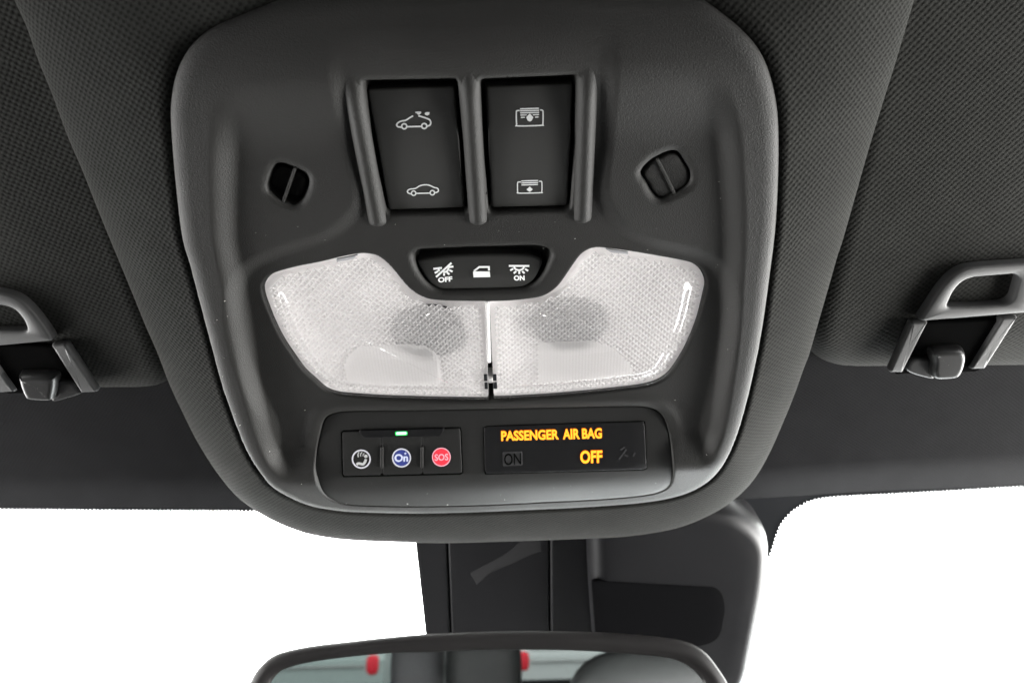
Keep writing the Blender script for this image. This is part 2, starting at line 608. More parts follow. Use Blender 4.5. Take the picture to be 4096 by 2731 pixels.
# ------------------------------------------------------------------ console base surface
CONSOLE_PX = [(1175, -12), (1060, 28), (963, 67), (842, 121), (751, 200), (700, 303), (679, 424), (682, 545), (697, 727),
              (724, 949), (758, 1070), (793, 1204), (842, 1387), (884, 1541), (933, 1681), (982, 1801), (1038, 1892),
              (1099, 1958), (1222, 2018), (1331, 2040), (1439, 2049), (1656, 2054), (1873, 2050), (2090, 2041),
              (2306, 2031), (2523, 2016), (2668, 1996), (2770, 1965), (2850, 1915), (2905, 1845), (2950, 1745),
              (2990, 1610), (3025, 1460), (3055, 1300), (3085, 1085), (3105, 920), (3116, 727), (3118, 545), (3110, 424),
              (3087, 315), (3051, 224), (2990, 145), (2893, 61), (2778, -8), (2550, -50), (2200, -70), (1800, -70), (1420, -50)]
y_front = CP(np.array([1900, 1905.]))[1]
y_rear = CP(np.array([1900, 235.]))[1]


def Zroll(x, y):
    return -0.32 * softplus(y_front - y, 0.006) - 0.42 * softplus(y - y_rear, 0.010)


def Zrim0(x, y):
    return Zroll(x, y) - 0.0015


OUT = ensure_ccw(CPF(smooth_closed(CONSOLE_PX, 260), Zrim0, 60))


def ly(py, px=1900):
    return CP(np.array([px, float(py)]))[1]


ARCS = [(1318, 150), (1336, 260), (1395, 560), (1440, 800), (1390, 890), (1300, 955), (1170, 1000), (1050, 1045), (960, 1110), (930, 1250), (980, 1480),
        (1080, 1700), (1180, 1900), (1900, 1960), (2760, 1900), (2830, 1700), (2890, 1480), (2925, 1250), (2900, 1110), (2840, 1050),
        (2740, 1015), (2610, 985), (2500, 930), (2435, 850), (2405, 760), (2425, 560), (2440, 240), (2430, 140), (2300, 90), (1900, 90), (1450, 95)]
BASIN = ensure_ccw(CP(smooth_closed(ARCS, 200), -0.003))


def Zbase(x, y, d=None, db=None):
    x = np.asarray(x, float); y = np.asarray(y, float)
    sh = x.shape
    if d is None:
        d = sdf(x, y, OUT)
    if db is None:
        db = sdf(x, y, BASIN)
    z = Zroll(x, y)
    # rounded outer edge
    Rr = 0.006
    k = np.clip(1 - d / Rr, 0, 1)
    z = z - 0.0026 * (1 - np.sqrt(np.clip(1 - k * k, 0, 1)))
    z = np.where(d < 0, z + 7 * d, z)
    # side slopes from the rim down to the lobes
    f = np.clip((ly(500) - y) / (ly(500) - ly(1800)), 0, 1)      # 0 rear, 1 front
    d0 = 0.0125 * (1 - f) + 0.0062 * f
    wd = 0.0095 * (1 - f) + 0.0065 * f
    msk = sstep((ly(280) - y) / (ly(280) - ly(640))) * (1 - sstep((ly(1780) - y) / (ly(1780) - ly(1930))))
    z = z - 0.0042 * sstep((d - d0) / wd) * msk
    # basin round switches, lamp and pod
    z = z - 0.0022 * sstep((db + 0.0035) / 0.007) * sstep((ly(100) - y) / (ly(100) - ly(440))) * (1 - sstep((ly(1800) - y) / (ly(1800) - ly(1940))))
    return z


# outlines of the openings
RK_L = [(1445, 323), (1831, 316), (1877, 849), (1545, 857)]
RK_R = [(1915, 318), (2313, 301), (2282, 839), (1953, 852)]
RKF_L = [(1468, 357), (1818, 344), (1859, 831), (1555, 841)]
RKF_R = [(1943, 346), (2292, 334), (2269, 823), (1966, 831)]
DOME_WELL = [(1649, 1031), (1660, 1012), (1686, 1000), (1778, 995), (1884, 990), (2015, 987), (2121, 984), (2160, 987), (2187, 995),
             (2204, 1010), (2207, 1028), (2197, 1057), (2179, 1094), (2152, 1130), (2121, 1152), (2075, 1161), (1936, 1165),
             (1805, 1168), (1757, 1166), (1722, 1150), (1690, 1118), (1665, 1081)]
DOME_FACE = [(1681, 1039), (1752, 1027), (1857, 1020), (1989, 1017), (2094, 1020), (2142, 1028), (2163, 1039), (2168, 1054), (2158, 1083),
             (2137, 1118), (2110, 1139), (2081, 1149), (1989, 1154), (1884, 1156), (1783, 1158), (1752, 1152), (1720, 1131),
             (1689, 1089), (1673, 1057)]
LENS_L = [(1048, 1149), (1053, 1187), (1070, 1235), (1093, 1292), (1127, 1359), (1165, 1417), (1213, 1483), (1261, 1527), (1299, 1560),
          (1347, 1579), (1404, 1586), (1524, 1594), (1667, 1599), (1811, 1602), (1938, 1603), (1955, 1600), (1959, 1588), (1957, 1500),
          (1953, 1380), (1950, 1290), (1949, 1225), (1945, 1207), (1925, 1206), (1883, 1206),
          (1787, 1204), (1725, 1199), (1687, 1187), (1648, 1163), (1615, 1130), (1572, 1077), (1538, 1043), (1510, 1025), (1481, 1017),
          (1443, 1015), (1380, 1025), (1285, 1048), (1189, 1067), (1108, 1089), (1074, 1106), (1055, 1130)]
LENS_R = [(1955, 1207), (1953, 1225), (1956, 1290), (1960, 1380), (1966, 1500), (1970, 1586), (1975, 1598), (1990, 1599), (2041, 1597), (2185, 1589),
          (2328, 1577), (2472, 1562), (2567, 1550), (2625, 1534), (2663, 1512), (2692, 1483), (2735, 1417), (2768, 1350), (2797, 1273),
          (2821, 1177), (2828, 1139), (2821, 1106), (2802, 1075), (2768, 1053), (2711, 1039), (2615, 1022), (2520, 1006), (2448, 996),
          (2390, 991), (2357, 998), (2328, 1015), (2304, 1043), (2271, 1091), (2237, 1139), (2204, 1168), (2166, 1187), (2118, 1196),
          (2041, 1204), (1980, 1206)]
LENS_ALL = LENS_L[:16] + LENS_R[6:-1] + [(1949, 1207)] + LENS_L[22:]
CLIP_L = [(1063, 751), (1069, 719), (1082, 684), (1096, 663), (1115, 654), (1138, 656), (1165, 667), (1191, 677), (1220, 694), (1233, 711),
          (1236, 732), (1230, 763), (1216, 795), (1199, 816), (1172, 824), (1142, 816), (1115, 803), (1086, 786), (1067, 769)]
CLIP_R = [(2563, 690), (2577, 667), (2607, 640), (2644, 619), (2682, 605), (2707, 606), (2726, 621), (2745, 652), (2764, 684), (2768, 709),
          (2764, 732), (2745, 755), (2707, 776), (2672, 793), (2645, 801), (2622, 793), (2603, 770), (2582, 732), (2566, 710)]
POD_PX = [(1300, 1672), (1345, 1650), (1420, 1643), (1700, 1640), (2000, 1634), (2300, 1628), (2500, 1624), (2590, 1628), (2640, 1650), (2668, 1700),
          (2685, 1780), (2694, 1850), (2696, 1895), (2682, 1940), (2640, 1968), (2560, 1984), (2400, 1998), (2200, 2008), (1950, 2020),
          (1700, 2026), (1500, 2024), (1380, 2016), (1310, 1990), (1272, 1945), (1258, 1890), (1264, 1820), (1278, 1740)]


def zlow(x, y):
    return Zbase(x, y)


def cut_poly(pxpoly, n=120, smooth=True, r=12):
    P = smooth_closed(pxpoly, n) if smooth else round_poly(pxpoly, r, n)
    return ensure_ccw(CPF(P, zlow))


W_RKL = cut_poly(RK_L, 100, False, 22); W_RKR = cut_poly(RK_R, 100, False, 22)
W_DOME = cut_poly(DOME_WELL, 120); W_LENS = cut_poly(LENS_ALL, 260)
W_CL = cut_poly(CLIP_L, 80); W_CR = cut_poly(CLIP_R, 80); W_POD = cut_poly(POD_PX, 200)

# console body as a dense moulded sheet
h = 0.00048
x0, x1 = OUT[:, 0].min() - 0.006, OUT[:, 0].max() + 0.006
y0, y1 = OUT[:, 1].min() - 0.006, OUT[:, 1].max() + 0.006
nx, ny = int((x1 - x0) / h), int((y1 - y0) / h)
X, Y = np.meshgrid(np.linspace(x0, x1, nx), np.linspace(y0, y1, ny))
for poly in (OUT, W_RKL, W_RKR, W_DOME, W_LENS, W_CL, W_CR, W_POD):      # snap sheet vertices to the traced edges
    bx = (X > poly[:, 0].min() - h) & (X < poly[:, 0].max() + h) & (Y > poly[:, 1].min() - h) & (Y < poly[:, 1].max() + h)
    dd, nn = sdf(X[bx], Y[bx], poly, True)
    mk = np.abs(dd) < 0.52 * h
    xs, ys = X[bx], Y[bx]
    xs[mk] = nn[mk][:, 0]; ys[mk] = nn[mk][:, 1]
    X[bx] = xs; Y[bx] = ys


def sdf_box(poly, m):
    """distance inside the bounding box grown by m, -m elsewhere"""
    d = np.full(X.shape, -m)
    bx = (X > poly[:, 0].min() - m) & (X < poly[:, 0].max() + m) & (Y > poly[:, 1].min() - m) & (Y < poly[:, 1].max() + m)
    d[bx] = sdf(X[bx], Y[bx], poly)
    return d


def sdf_fast(poly, exact=0.008, k=5):
    """coarse distance everywhere, exact near the outline"""
    Xc, Yc = np.meshgrid(np.linspace(x0, x1, nx // k), np.linspace(y0, y1, ny // k))
    dc = sdf(Xc, Yc, poly)
    gx = (X - x0) / (x1 - x0) * (nx // k - 1); gy = (Y - y0) / (y1 - y0) * (ny // k - 1)
    ix = np.clip(gx.astype(int), 0, nx // k - 2); iy = np.clip(gy.astype(int), 0, ny // k - 2)
    fx, fy = gx - ix, gy - iy
    d = (dc[iy, ix] * (1 - fx) + dc[iy, ix + 1] * fx) * (1 - fy) + (dc[iy + 1, ix] * (1 - fx) + dc[iy + 1, ix + 1] * fx) * fy
    bx = np.abs(d) < exact
    d[bx] = sdf(X[bx], Y[bx], poly)
    return d


D = sdf_fast(OUT)
Z = Zbase(X, Y, D, sdf_fast(BASIN, 0.001))


def well(Z, poly, depth, wall=0.0008, fil=0.0008, filr=0.0014):
    d = sdf_box(poly, 0.004)
    Z = Z - fil * np.clip((d + filr) / filr, 0, 1) ** 2 * (d < 0) - np.where(d >= 0, fil, 0)
    return Z - (depth - fil) * np.clip(d / wall, 0, 1)


Z = well(Z, W_RKL, 0.010); Z = well(Z, W_RKR, 0.010)
Z = well(Z, W_DOME, 0.0085, 0.0012, 0.0010, 0.0022)
Z = well(Z, W_LENS, 0.019, 0.0008, 0.0004, 0.0008)
Z = well(Z, W_CL, 0.0075, 0.0008, 0.0009, 0.0026); Z = well(Z, W_CR, 0.0060, 0.0008, 0.0009, 0.0026)
dp = sdf_box(W_POD, 0.02)
top_m = sstep((Y - ly(1900)) / (ly(1700) - ly(1900)))
Z = Z + 0.0010 * top_m * np.exp(-((dp + 0.0035) / 0.0030) ** 2)          # crest above the pod
Z = well(Z, W_POD, 0.012, 0.0008, 0.0004, 0.0008)
keep = D > -0.0035
vid = -np.ones(X.shape, int)
q = keep[:-1, :-1] & keep[1:, :-1] & keep[:-1, 1:] & keep[1:, 1:]
use = np.zeros_like(keep)
use[:-1, :-1] |= q; use[1:, :-1] |= q; use[:-1, 1:] |= q; use[1:, 1:] |= q
vid[use] = np.arange(use.sum())
V = np.stack([X[use], Y[use], Z[use]], 1)
jj, ii = np.nonzero(q)
F = np.stack([vid[jj, ii], vid[jj, ii + 1], vid[jj + 1, ii + 1], vid[jj + 1, ii]], 1)

console = thing('overhead_console', 'black plastic overhead console with switches, map lamps and airbag display', 'console', [0, 0, -0.02])
part('bezel', V, F, M['plastic'], console)


# ------------------------------------------------------------------ guide ribs beside the sunroof switches
def rib(a_px, b_px, wid, hgt):
    a = CPF(np.array([a_px], float), zlow)[0]; b = CPF(np.array([b_px], float), zlow)[0]
    n, mseg = 60, 18
    dirv = (b - a)[:2]; Ln = np.linalg.norm(dirv); dirv /= Ln
    lat = np.array([-dirv[1], dirv[0]])
    Vr = []
    for i, t in enumerate(np.linspace(0, 1, n)):
        s = t * Ln
        hh = hgt * (0.02 + 0.98 * sstep(s / 0.017))
        e = Ln - s
        rnd = math.sqrt(max(0.0, 1 - max(0, 1 - e / 0.0022) ** 2))
        hh *= rnd
        ww = wid * math.sqrt(max(0.02, 1 - max(0, 1 - s / 0.003) ** 2)) * (0.55 + 0.45 * rnd)
        c = a[:2] + dirv * s
        zb = a[2] * (1 - t) + b[2] * t
        for k in range(mseg):
            an = math.pi * k / (mseg - 1)
            p = c + lat * ww * math.cos(an)
            Vr.append((p[0], p[1], zb - 0.0005 + (hh + 0.0005) * (0.5 - 0.5 * math.cos(2 * math.acos(max(-1, min(1, math.cos(an))) )* 1.0)) ** 0.8))
    Fr = [(i * mseg + k, i * mseg + k + 1, (i + 1) * mseg + k + 1, (i + 1) * mseg + k) for i in range(n - 1) for k in range(mseg - 1)]
    o = part('guide_rib', Vr, Fr, M['plastic'], console)
    return o


rib((1388, 232), (1514, 906), 0.0033, 0.0021)
rib((1870, 213), (1914, 900), 0.0033, 0.0021)
rib((2356, 192), (2330, 893), 0.0033, 0.0021)


# ------------------------------------------------------------------ sunroof rocker switches
def rocker(face_px, icons, label):
    def surf(x, y):
        c = CP(np.mean(np.array(face_px, float), 0), -0.007)
        yt, yb = ly(345), ly(835)
        t = (np.asarray(y) - yb) / (yt - yb)
        return Zbase(np.asarray(x), np.asarray(y)) * 0 - 0.0060 - 0.0034 * (t - 0.52) ** 2 * 1.6 - 22 * (np.asarray(x) - c[0]) ** 2 * 0.12
    o = pad('rocker_switch', round_poly(face_px, 10, 120), surf, M['button'], console, 0.006, 0.0007, 10, label=label)
    for nm, strokes, w, fills in icons:
        if strokes:
            Vp, Fp, lay = strips(strokes, w)
            decal(nm, Vp, Fp, lay, surf, M['print_grey'], o)
        for k, poly in enumerate(fills):
            decal(nm, np.array(poly), [tuple(range(len(poly)))], np.full(len(poly), 20 + k), surf, M['print_grey'], o)
    return o


def Z5(p): return zo(p, 1500, 380, 3.136)


def ring_stroke(cx, cy, r, n=20):
    c = circle_px(cx, cy, r, r, n)
    return np.vstack([c, c[:1]])


W5 = 18 / 3.136
ic_open = ('tilted_sunroof_symbol', [Z5(smooth_open([(478, 262), (435, 287), (385, 318), (330, 328), (290, 348), (273, 375), (287, 398), (330, 405)], 24)),
                    Z5(ring_stroke(367, 393, 32)), Z5([(402, 398), (582, 394)]), Z5(ring_stroke(618, 389, 32)),
                    Z5(smooth_open([(655, 392), (692, 375), (700, 340), (682, 308), (640, 290), (590, 272), (545, 262)], 24)),
                    Z5([(508, 218), (580, 216)])], W5,
           [Z5([(520, 226), (585, 224), (552, 246)]), Z5(circle_px(655, 230, 30, 21, 8)), Z5([(655, 210), (693, 210), (680, 222)])])
ic_car = ('car_symbol', [Z5(smooth_open([(452, 1242), (415, 1226), (408, 1203), (440, 1180), (505, 1172), (560, 1140), (620, 1126), (680, 1131), (740, 1158),
                                 (780, 1168), (797, 1192), (785, 1216), (752, 1226)], 40)),
                  Z5(ring_stroke(485, 1231, 28)), Z5([(518, 1233), (690, 1229)]), Z5(ring_stroke(720, 1224, 28))], W5 * 0.85, [])
ic_sh1 = ('open_shade_symbol', [Z5(smooth_open([(1815, 194), (1788, 197), (1773, 215), (1776, 365), (1796, 388), (2085, 381), (2105, 362), (2107, 210),
                                  (2095, 190), (2070, 190)], 60)),
                  Z5([(1820, 175), (2055, 167)]), Z5([(1820, 199), (2058, 193)]), Z5([(1822, 225), (2058, 219)]),
                  Z5([(1825, 252), (1905, 249)]), Z5([(1980, 248), (2056, 245)]), Z5([(1830, 281), (1880, 279)]), Z5([(2008, 277), (2050, 275)])],
          W5 * 0.85, [Z5([(1942, 228), (1985, 275), (1965, 315), (1942, 330), (1915, 315), (1895, 275)])])
ic_sh2 = ('closed_shade_symbol', [Z5(smooth_open([(1828, 1090), (1803, 1092), (1788, 1107), (1790, 1212), (1806, 1230), (2075, 1225), (2092, 1210), (2093, 1098),
                                  (2080, 1083), (2055, 1082)], 60)),
                  Z5([(1835, 1078), (2045, 1072)]), Z5([(1837, 1103), (2045, 1097)]), Z5([(1838, 1128), (2043, 1121)])],
          W5 * 0.75, [Z5([(1940, 1142), (1978, 1178), (1940, 1212), (1900, 1180)])])
rocker(RKF_L, [ic_open, ic_car], 'sunroof rocker switch with two car symbols')
rocker(RKF_R, [ic_sh1, ic_sh2], 'sunshade rocker switch with two shade symbols')


# ------------------------------------------------------------------ dome lamp switch
def dome_surf(x, y):
    yb, yt = ly(1158), ly(1018)
    t = (np.asarray(y) - yb) / (yt - yb)
    return Zbase(np.asarray(x), np.asarray(y)) - 0.0012 - 0.0034 * np.clip(t, 0, 1.2) ** 1.2


dome = pad('lamp_switch', smooth_closed(DOME_FACE, 140), dome_surf, M['button'], console, 0.006, 0.0010, 8)


def Z6(p): return zo(p, 1620, 970, 3.7935)


S6 = 1 / 3.7935


def icon(nm, strokes, w, surf, mat, parent, fills=()):
    Vp, Fp, lay = strips(strokes, w)
    decal(nm, Vp, Fp, lay, surf, mat, parent)
    for k, poly in enumerate(fills):
        decal(nm, np.array(poly), [tuple(range(len(poly)))], np.full(len(poly), 20 + k), surf, mat, parent)


icon('lamp_off_symbol', [Z6([(430, 397), (560, 382)]), Z6([(655, 371), (735, 361)]), Z6([(472, 520), (706, 306)]), Z6([(500, 405), (528, 428)]),
      Z6(smooth_open([(578, 440), (620, 440), (650, 415), (660, 382)], 10)), Z6([(452, 458), (503, 432)]), Z6([(592, 458), (594, 500)]),
      Z6([(638, 448), (674, 480)]), Z6([(672, 412), (722, 436)])], 30 * S6, dome_surf, M['print'], dome)
icon('door_symbol', [Z6([(1046, 432), (1128, 369), (1272, 369), (1274, 424)])], 29 * S6, dome_surf, M['print'], dome,
     [Z6([(1032, 432), (1050, 427), (1286, 427), (1294, 514), (1040, 518)])])
icon('lamp_on_symbol', [Z6([(1575, 352), (1886, 353)]), Z6(smooth_open([(1652, 366), (1675, 398), (1710, 414), (1752, 414), (1785, 398), (1810, 366)], 16)),
      Z6([(1596, 420), (1642, 394)]), Z6([(1650, 464), (1688, 430)]), Z6([(1733, 430), (1734, 474)]), Z6([(1778, 430), (1813, 462)]),
      Z6([(1822, 395), (1868, 426)])], 29 * S6, dome_surf, M['print'], dome)


def lettering(nm, body, quad, surf, mat, parent, off=0.0, eps=0.0002, space=1.0):
    P, Fx = text_px(body, quad, off, space)
    return decal(nm, P, Fx, np.zeros(len(P)), surf, mat, parent, eps)


lettering('off_lettering', 'OFF', Z6([(504, 606), (720, 586), (500, 528), (716, 508)]), dome_surf, M['print'], dome, 0.045)
lettering('on_lettering', 'ON', Z6([(1652, 574), (1816, 572), (1650, 496), (1813, 494)]), dome_surf, M['print'], dome, 0.045)


# ------------------------------------------------------------------ retaining plugs either side
def clip_plug(outline, rib_a, rib_b, depth, ridge_up):
    P = smooth_closed(outline, 80)
    c = P.mean(0)
    lo = lambda x, y: Zbase(np.asarray(x), np.asarray(y)) - depth
    o = pad('retaining_plug', c + (P - c) * 0.90, lo, M['plastic'], console, 0.003, 0.0010, 6)
    up = lambda x, y: Zbase(np.asarray(x), np.asarray(y)) - ridge_up
    a, b = np.array(rib_a, float), np.array(rib_b, float)
    d = (b - a) / np.linalg.norm(b - a); nrm = np.array([-d[1], d[0]]) * 6.5
    quad = np.array([a + nrm, a - nrm, b - nrm, b + nrm])
    pad('plug_web', round_poly(quad, 4, 40), up, M['plastic'], o, depth, 0.0004, 3)


clip_plug(CLIP_L, (1180, 672), (1127, 822), 0.0062, 0.0008)
clip_plug(CLIP_R, (2628, 634), (2702, 782), 0.0016, 0.0008)

# ------------------------------------------------------------------ map lamps
bmin = W_LENS.min(0); bmax = W_LENS.max(0)


def bowl(nm, pxpoly, center_px, depth):
    P = ensure_ccw(CPF(smooth_closed(pxpoly, 160), zlow))
    P = inset(P, 0.0006)
    c = CPF(np.array([center_px], float), zlow)[0]
    rings = []
    for s in np.linspace(1, 0.02, 14):
        qq = c + (P - c) * s
        qq[:, 2] = zlow(qq[:, 0], qq[:, 1]) - 0.002 - depth * sstep((1 - s) / 0.35)
        rings.append(qq)
    Vb, Fb = rings_mesh(rings)
    return part(nm, Vb, Fb, M['housing'], console)


CEN = {'L': (1400, 1310), 'R': (2420, 1300)}
houses = {'L': bowl('lamp_reflector', LENS_L, CEN['L'], 0.011), 'R': bowl('lamp_reflector', LENS_R, CEN['R'], 0.011)}


def lens_cover(pxpoly, center_px):
    P = ensure_ccw(CPF(smooth_closed(pxpoly, 320), zlow))
    P = inset(P, 0.0004)
    c = CPF(np.array([center_px], float), zlow)[0]
    rings = []
    q = P.copy(); q[:, 2] = zlow(q[:, 0], q[:, 1]) - 0.004; rings.append(q)
    q = P.copy(); q[:, 2] = zlow(q[:, 0], q[:, 1]) - 0.0006; rings.append(q)
    q = inset(P, 0.0003); q[:, 2] = zlow(q[:, 0], q[:, 1]) - 0.0002; rings.append(q)
    base = inset(P, 0.0006)
    for s in np.r_[np.linspace(1, 0.6, 26), np.linspace(0.58, 0.02, 20)]:
        qq = c + (base - c) * s
        d = sdf(qq[:, 0], qq[:, 1], P)
        qq[:, 2] = zlow(qq[:, 0], qq[:, 1]) * 1.0 - 0.0001 + 0.0026 * sstep((d - 0.0042) / 0.0062) + 0.0007 * sstep(d / 0.025)
        rings.append(qq)
    Vb, Fb = rings_mesh(rings)
    return part('lamp_lens', Vb, Fb, M['lens'], console)


lens = {'L': lens_cover(LENS_L, CEN['L']), 'R': lens_cover(LENS_R, CEN['R'])}
WIN = {'L': [(1385, 1500), (1400, 1440), (1440, 1400), (1500, 1385), (1600, 1385), (1690, 1395), (1735, 1420), (1748, 1460), (1752, 1520), (1735, 1538),
             (1600, 1538), (1450, 1530), (1400, 1520)],
       'R': [(2160, 1400), (2190, 1378), (2260, 1370), (2340, 1370), (2420, 1392), (2480, 1430), (2515, 1470), (2520, 1490), (2400, 1510), (2280, 1522),
             (2190, 1524), (2162, 1505), (2155, 1450)]}


def prisms(side, pxpoly):
    P = ensure_ccw(CPF(smooth_closed(pxpoly, 200), zlow))
    Wn = ensure_ccw(CPF(smooth_closed(WIN[side], 90), zlow))
    s = 0.00125                                            # half diagonal of one prism
    xs = np.arange(P[:, 0].min(), P[:, 0].max(), s)
    ys = np.arange(P[:, 1].min(), P[:, 1].max(), s)
    GX, GY = np.meshgrid(xs, ys)
    I, J = np.meshgrid(np.arange(len(xs)), np.arange(len(ys)))
    dl = sdf(GX, GY, P)
    dw = sdf(GX, GY, Wn)
    ctr = ((I + J) % 2 == 1) & (dl > 0.0030) & (dw < 0.0004)
    Vv, Fv = [], []
    loc = np.stack([GX[ctr], GY[ctr]], 1)
    zb = zlow(loc[:, 0], loc[:, 1]) - 0.0010
    dd = dl[ctr]
    zb = zb + 0.0006 * sstep((dd - 0.003) / 0.02)
    for (px_, py_), z_ in zip(loc, zb):
        b = len(Vv)
        Vv += [(px_ - s, py_, z_), (px_, py_ - s, z_), (px_ + s, py_, z_), (px_, py_ + s, z_), (px_, py_, z_ - 0.00062)]
        Fv += [(b, b + 1, b + 4), (b + 1, b + 2, b + 4), (b + 2, b + 3, b + 4), (b + 3, b, b + 4)]
    o = part('prism_sheet', Vv, np.array(Fv), M['prism'], lens[side], False)
    o['kind'] = 'stuff'
    # window of shallow pillow cells between the prisms
    Vw, Fw = [], []
    ca, cb = 0.0013, 0.00095
    for gx in np.arange(Wn[:, 0].min(), Wn[:, 0].max(), ca):
        for gy in np.arange(Wn[:, 1].min(), Wn[:, 1].max(), cb):
            cx_, cy_ = gx + ca / 2, gy + cb / 2
            if sdf(np.array([cx_]), np.array([cy_]), Wn)[0] < -0.0012: continue
            z_ = float(zlow(np.array([cx_]), np.array([cy_]))[0]) - 0.0002
            b_ = len(Vw)
            for jy in range(4):
                for jx in range(4):
                    fx_, fy_ = jx / 3, jy / 3
                    Vw.append((gx + ca * fx_, gy + cb * fy_, z_ - 0.00010 * (4 * fx_ * (1 - fx_)) * (4 * fy_ * (1 - fy_))))
            Fw += [(b_ + jy * 4 + jx, b_ + jy * 4 + jx + 1, b_ + jy * 4 + jx + 5, b_ + jy * 4 + jx + 4) for jy in range(3) for jx in range(3)]
    o = part('lens_window', Vw, np.array(Fw), M['prism'], lens[side])
    o['kind'] = 'stuff'


prisms('L', LENS_L); prisms('R', LENS_R)


def blob(nm, px, rx, ry, z, hgt, mat, parent, n=28):
    c = CP(np.array(px, float), z)
    rings = []
    for a in np.linspace(0, math.pi / 2, 9):
        k = math.cos(a) ** 0.8
        cc = circle_px(c[0], c[1], rx * k + 1e-5, ry * k + 1e-5, n)
        rings.append(np.column_stack([cc, np.full(n, z + hgt * math.sin(a))]))
    Vb, Fb = rings_mesh(rings)
    return part(nm, Vb, Fb, mat, parent)


blob('bulb_socket', (1725, 1310), 0.0170, 0.0120, -0.020, 0.0116, M['socket'], houses['L'])
blob('bulb_socket', (2275, 1280), 0.0165, 0.0115, -0.020, 0.0116, M['socket'], houses['R'])


def tube(nm, pts, rad, mat, parent, n=10):
    P = np.asarray(pts, float)
    Vt, m_ = [], len(P)
    for i in range(m_):
        t = P[min(i + 1, m_ - 1)] - P[max(i - 1, 0)]
        t /= np.linalg.norm(t)
        a = np.cross(t, [0, 0, 1.0]); a /= max(np.linalg.norm(a), 1e-9); b = np.cross(t, a)
        for k in range(n):
            an = 2 * math.pi * k / n
            Vt.append(P[i] + rad * (math.cos(an) * a + math.sin(an) * b))
    Ft = [(i * n + k, i * n + (k + 1) % n, (i + 1) * n + (k + 1) % n, (i + 1) * n + k) for i in range(m_ - 1) for k in range(n)]
    return part(nm, Vt, Ft, mat, parent)


seam_s = lambda x, y: zlow(np.asarray(x), np.asarray(y)) - 0.0003
pad('lens_seam', round_poly([(1943, 1209), (1957, 1209), (1964, 1453), (1949, 1453)], 3, 40), seam_s, M['housing'], console, 0.012, 0.0003, 3)
pad('lens_seam', round_poly([(1953, 1516), (1970, 1516), (1971, 1532), (1954, 1532)], 3, 40), seam_s, M['housing'], console, 0.008, 0.0003, 3)

M['latch'] = plain('grey_latch', (0.30, 0.30, 0.31), 0.4, 0.4)
lz = lambda x, y: zlow(np.asarray(x), np.asarray(y)) + 0.0003
for side, q in (('L', [(1345, 1037), (1432, 1020), (1414, 1037), (1346, 1050)]), ('R', [(2420, 995), (2512, 1008), (2514, 1018), (2444, 1011)])):
    pad('latch_tab', round_poly(q, 3, 40), lz, M['latch'], lens[side], 0.0008, 0.0002, 3)
lz2 = lambda x, y: zlow(np.asarray(x), np.asarray(y)) + 0.0009
for side, qs in (('L', [[(1935, 1499), (1949, 1499), (1950, 1524), (1936, 1524)], [(1938, 1532), (1951, 1532), (1952, 1556), (1939, 1556)]]),
                 ('R', [[(1971, 1499), (1986, 1499), (1987, 1523), (1972, 1523)], [(1973, 1531), (1988, 1531), (1989, 1555), (1974, 1555)]])):
    for q in qs:
        pad('hinge_slot', round_poly(q, 2, 32), lz2, M['socket'], lens[side], 0.0006, 0.0001, 3)

# ------------------------------------------------------------------ lower control pod
yf0, yf1 = ly(1660), ly(1880)


def pod_surf(x, y):
    x = np.asarray(x); y = np.asarray(y)
    f = np.clip((y - yf1) / (yf0 - yf1), -0.4, 1.4)
    face = -0.0066 - 0.0042 * f                       # tilts away towards the rear edge
    lip = Zroll(x, y) - 0.0006
    k = 0.0010
    return -np.log(np.exp(-face / k) + np.exp(-lip / k)) * k if False else np.minimum(face, lip) - 0.25 * k * np.clip(1 - np.abs(face - lip) / k, 0, 1) ** 2


def podf(x, y):
    """pod surface with a crest where the face turns into the front lip"""
    x = np.asarray(x); y = np.asarray(y)
    f = (y - yf1) / (yf0 - yf1)
    face = -0.0052 - 0.0048 * np.clip(f, -0.2, 1.3)
    lip = Zroll(x, y) - 0.0004
    w = 0.0022
    return 0.5 * (face + lip - np.sqrt((face - lip) ** 2 + w * w)) + 0.0004


pod = pad('control_pod', c_pod := smooth_closed(POD_PX, 220), podf, M['pod'], console, 0.006, 0.0009, 26, center_px=(1950, 1880))


def off_surf(dz):
    return lambda x, y: podf(x, y) + dz


# call button module
MOD = [(1367, 1725), (1842, 1711), (1850, 1894), (1371, 1905)]
gap = pad('button_module_gap', round_poly(np.array(MOD) + np.array([(-4, -4), (4, -4), (4, 4), (-4, 4)]), 8, 80), off_surf(0.00012), M['void'], pod, 0.001, 0.0001, 4)
BTN = [[(1369, 1728), (1525, 1723), (1526, 1899), (1373, 1903)],
       [(1529, 1723), (1685, 1718), (1689, 1895), (1530, 1899)],
       [(1689, 1718), (1840, 1714), (1848, 1891), (1692, 1895)]]
bsurf = off_surf(0.0004)
btn = [pad('call_button', round_poly(b, 5, 60), bsurf, M['pod'], pod, 0.0006, 0.0002, 4, label=l)
       for b, l in zip(BTN, ('assistance call button with a seated figure symbol', 'blue round call button reading On', 'red round emergency button reading SOS'))]
bar = pad('indicator_bar', round_poly([(1433, 1722), (1780, 1714), (1761, 1744), (1748, 1746), (1462, 1752), (1450, 1749)], 6, 60),
          off_surf(0.0009), M['display'], pod, 0.0008, 0.0003, 4)
led_s = off_surf(0.0011)
pad('led_rim', round_poly([(1580, 1726.5), (1628.5, 1725), (1630, 1740), (1581, 1742)], 5, 40), led_s, M['green_edge'], bar, 0.0002, 0.0001, 3)
pad('led', round_poly([(1585, 1729), (1625, 1728), (1626, 1737), (1585, 1739)], 4, 40), off_surf(0.0013), M['green'], bar, 0.0002, 0.0001, 3)
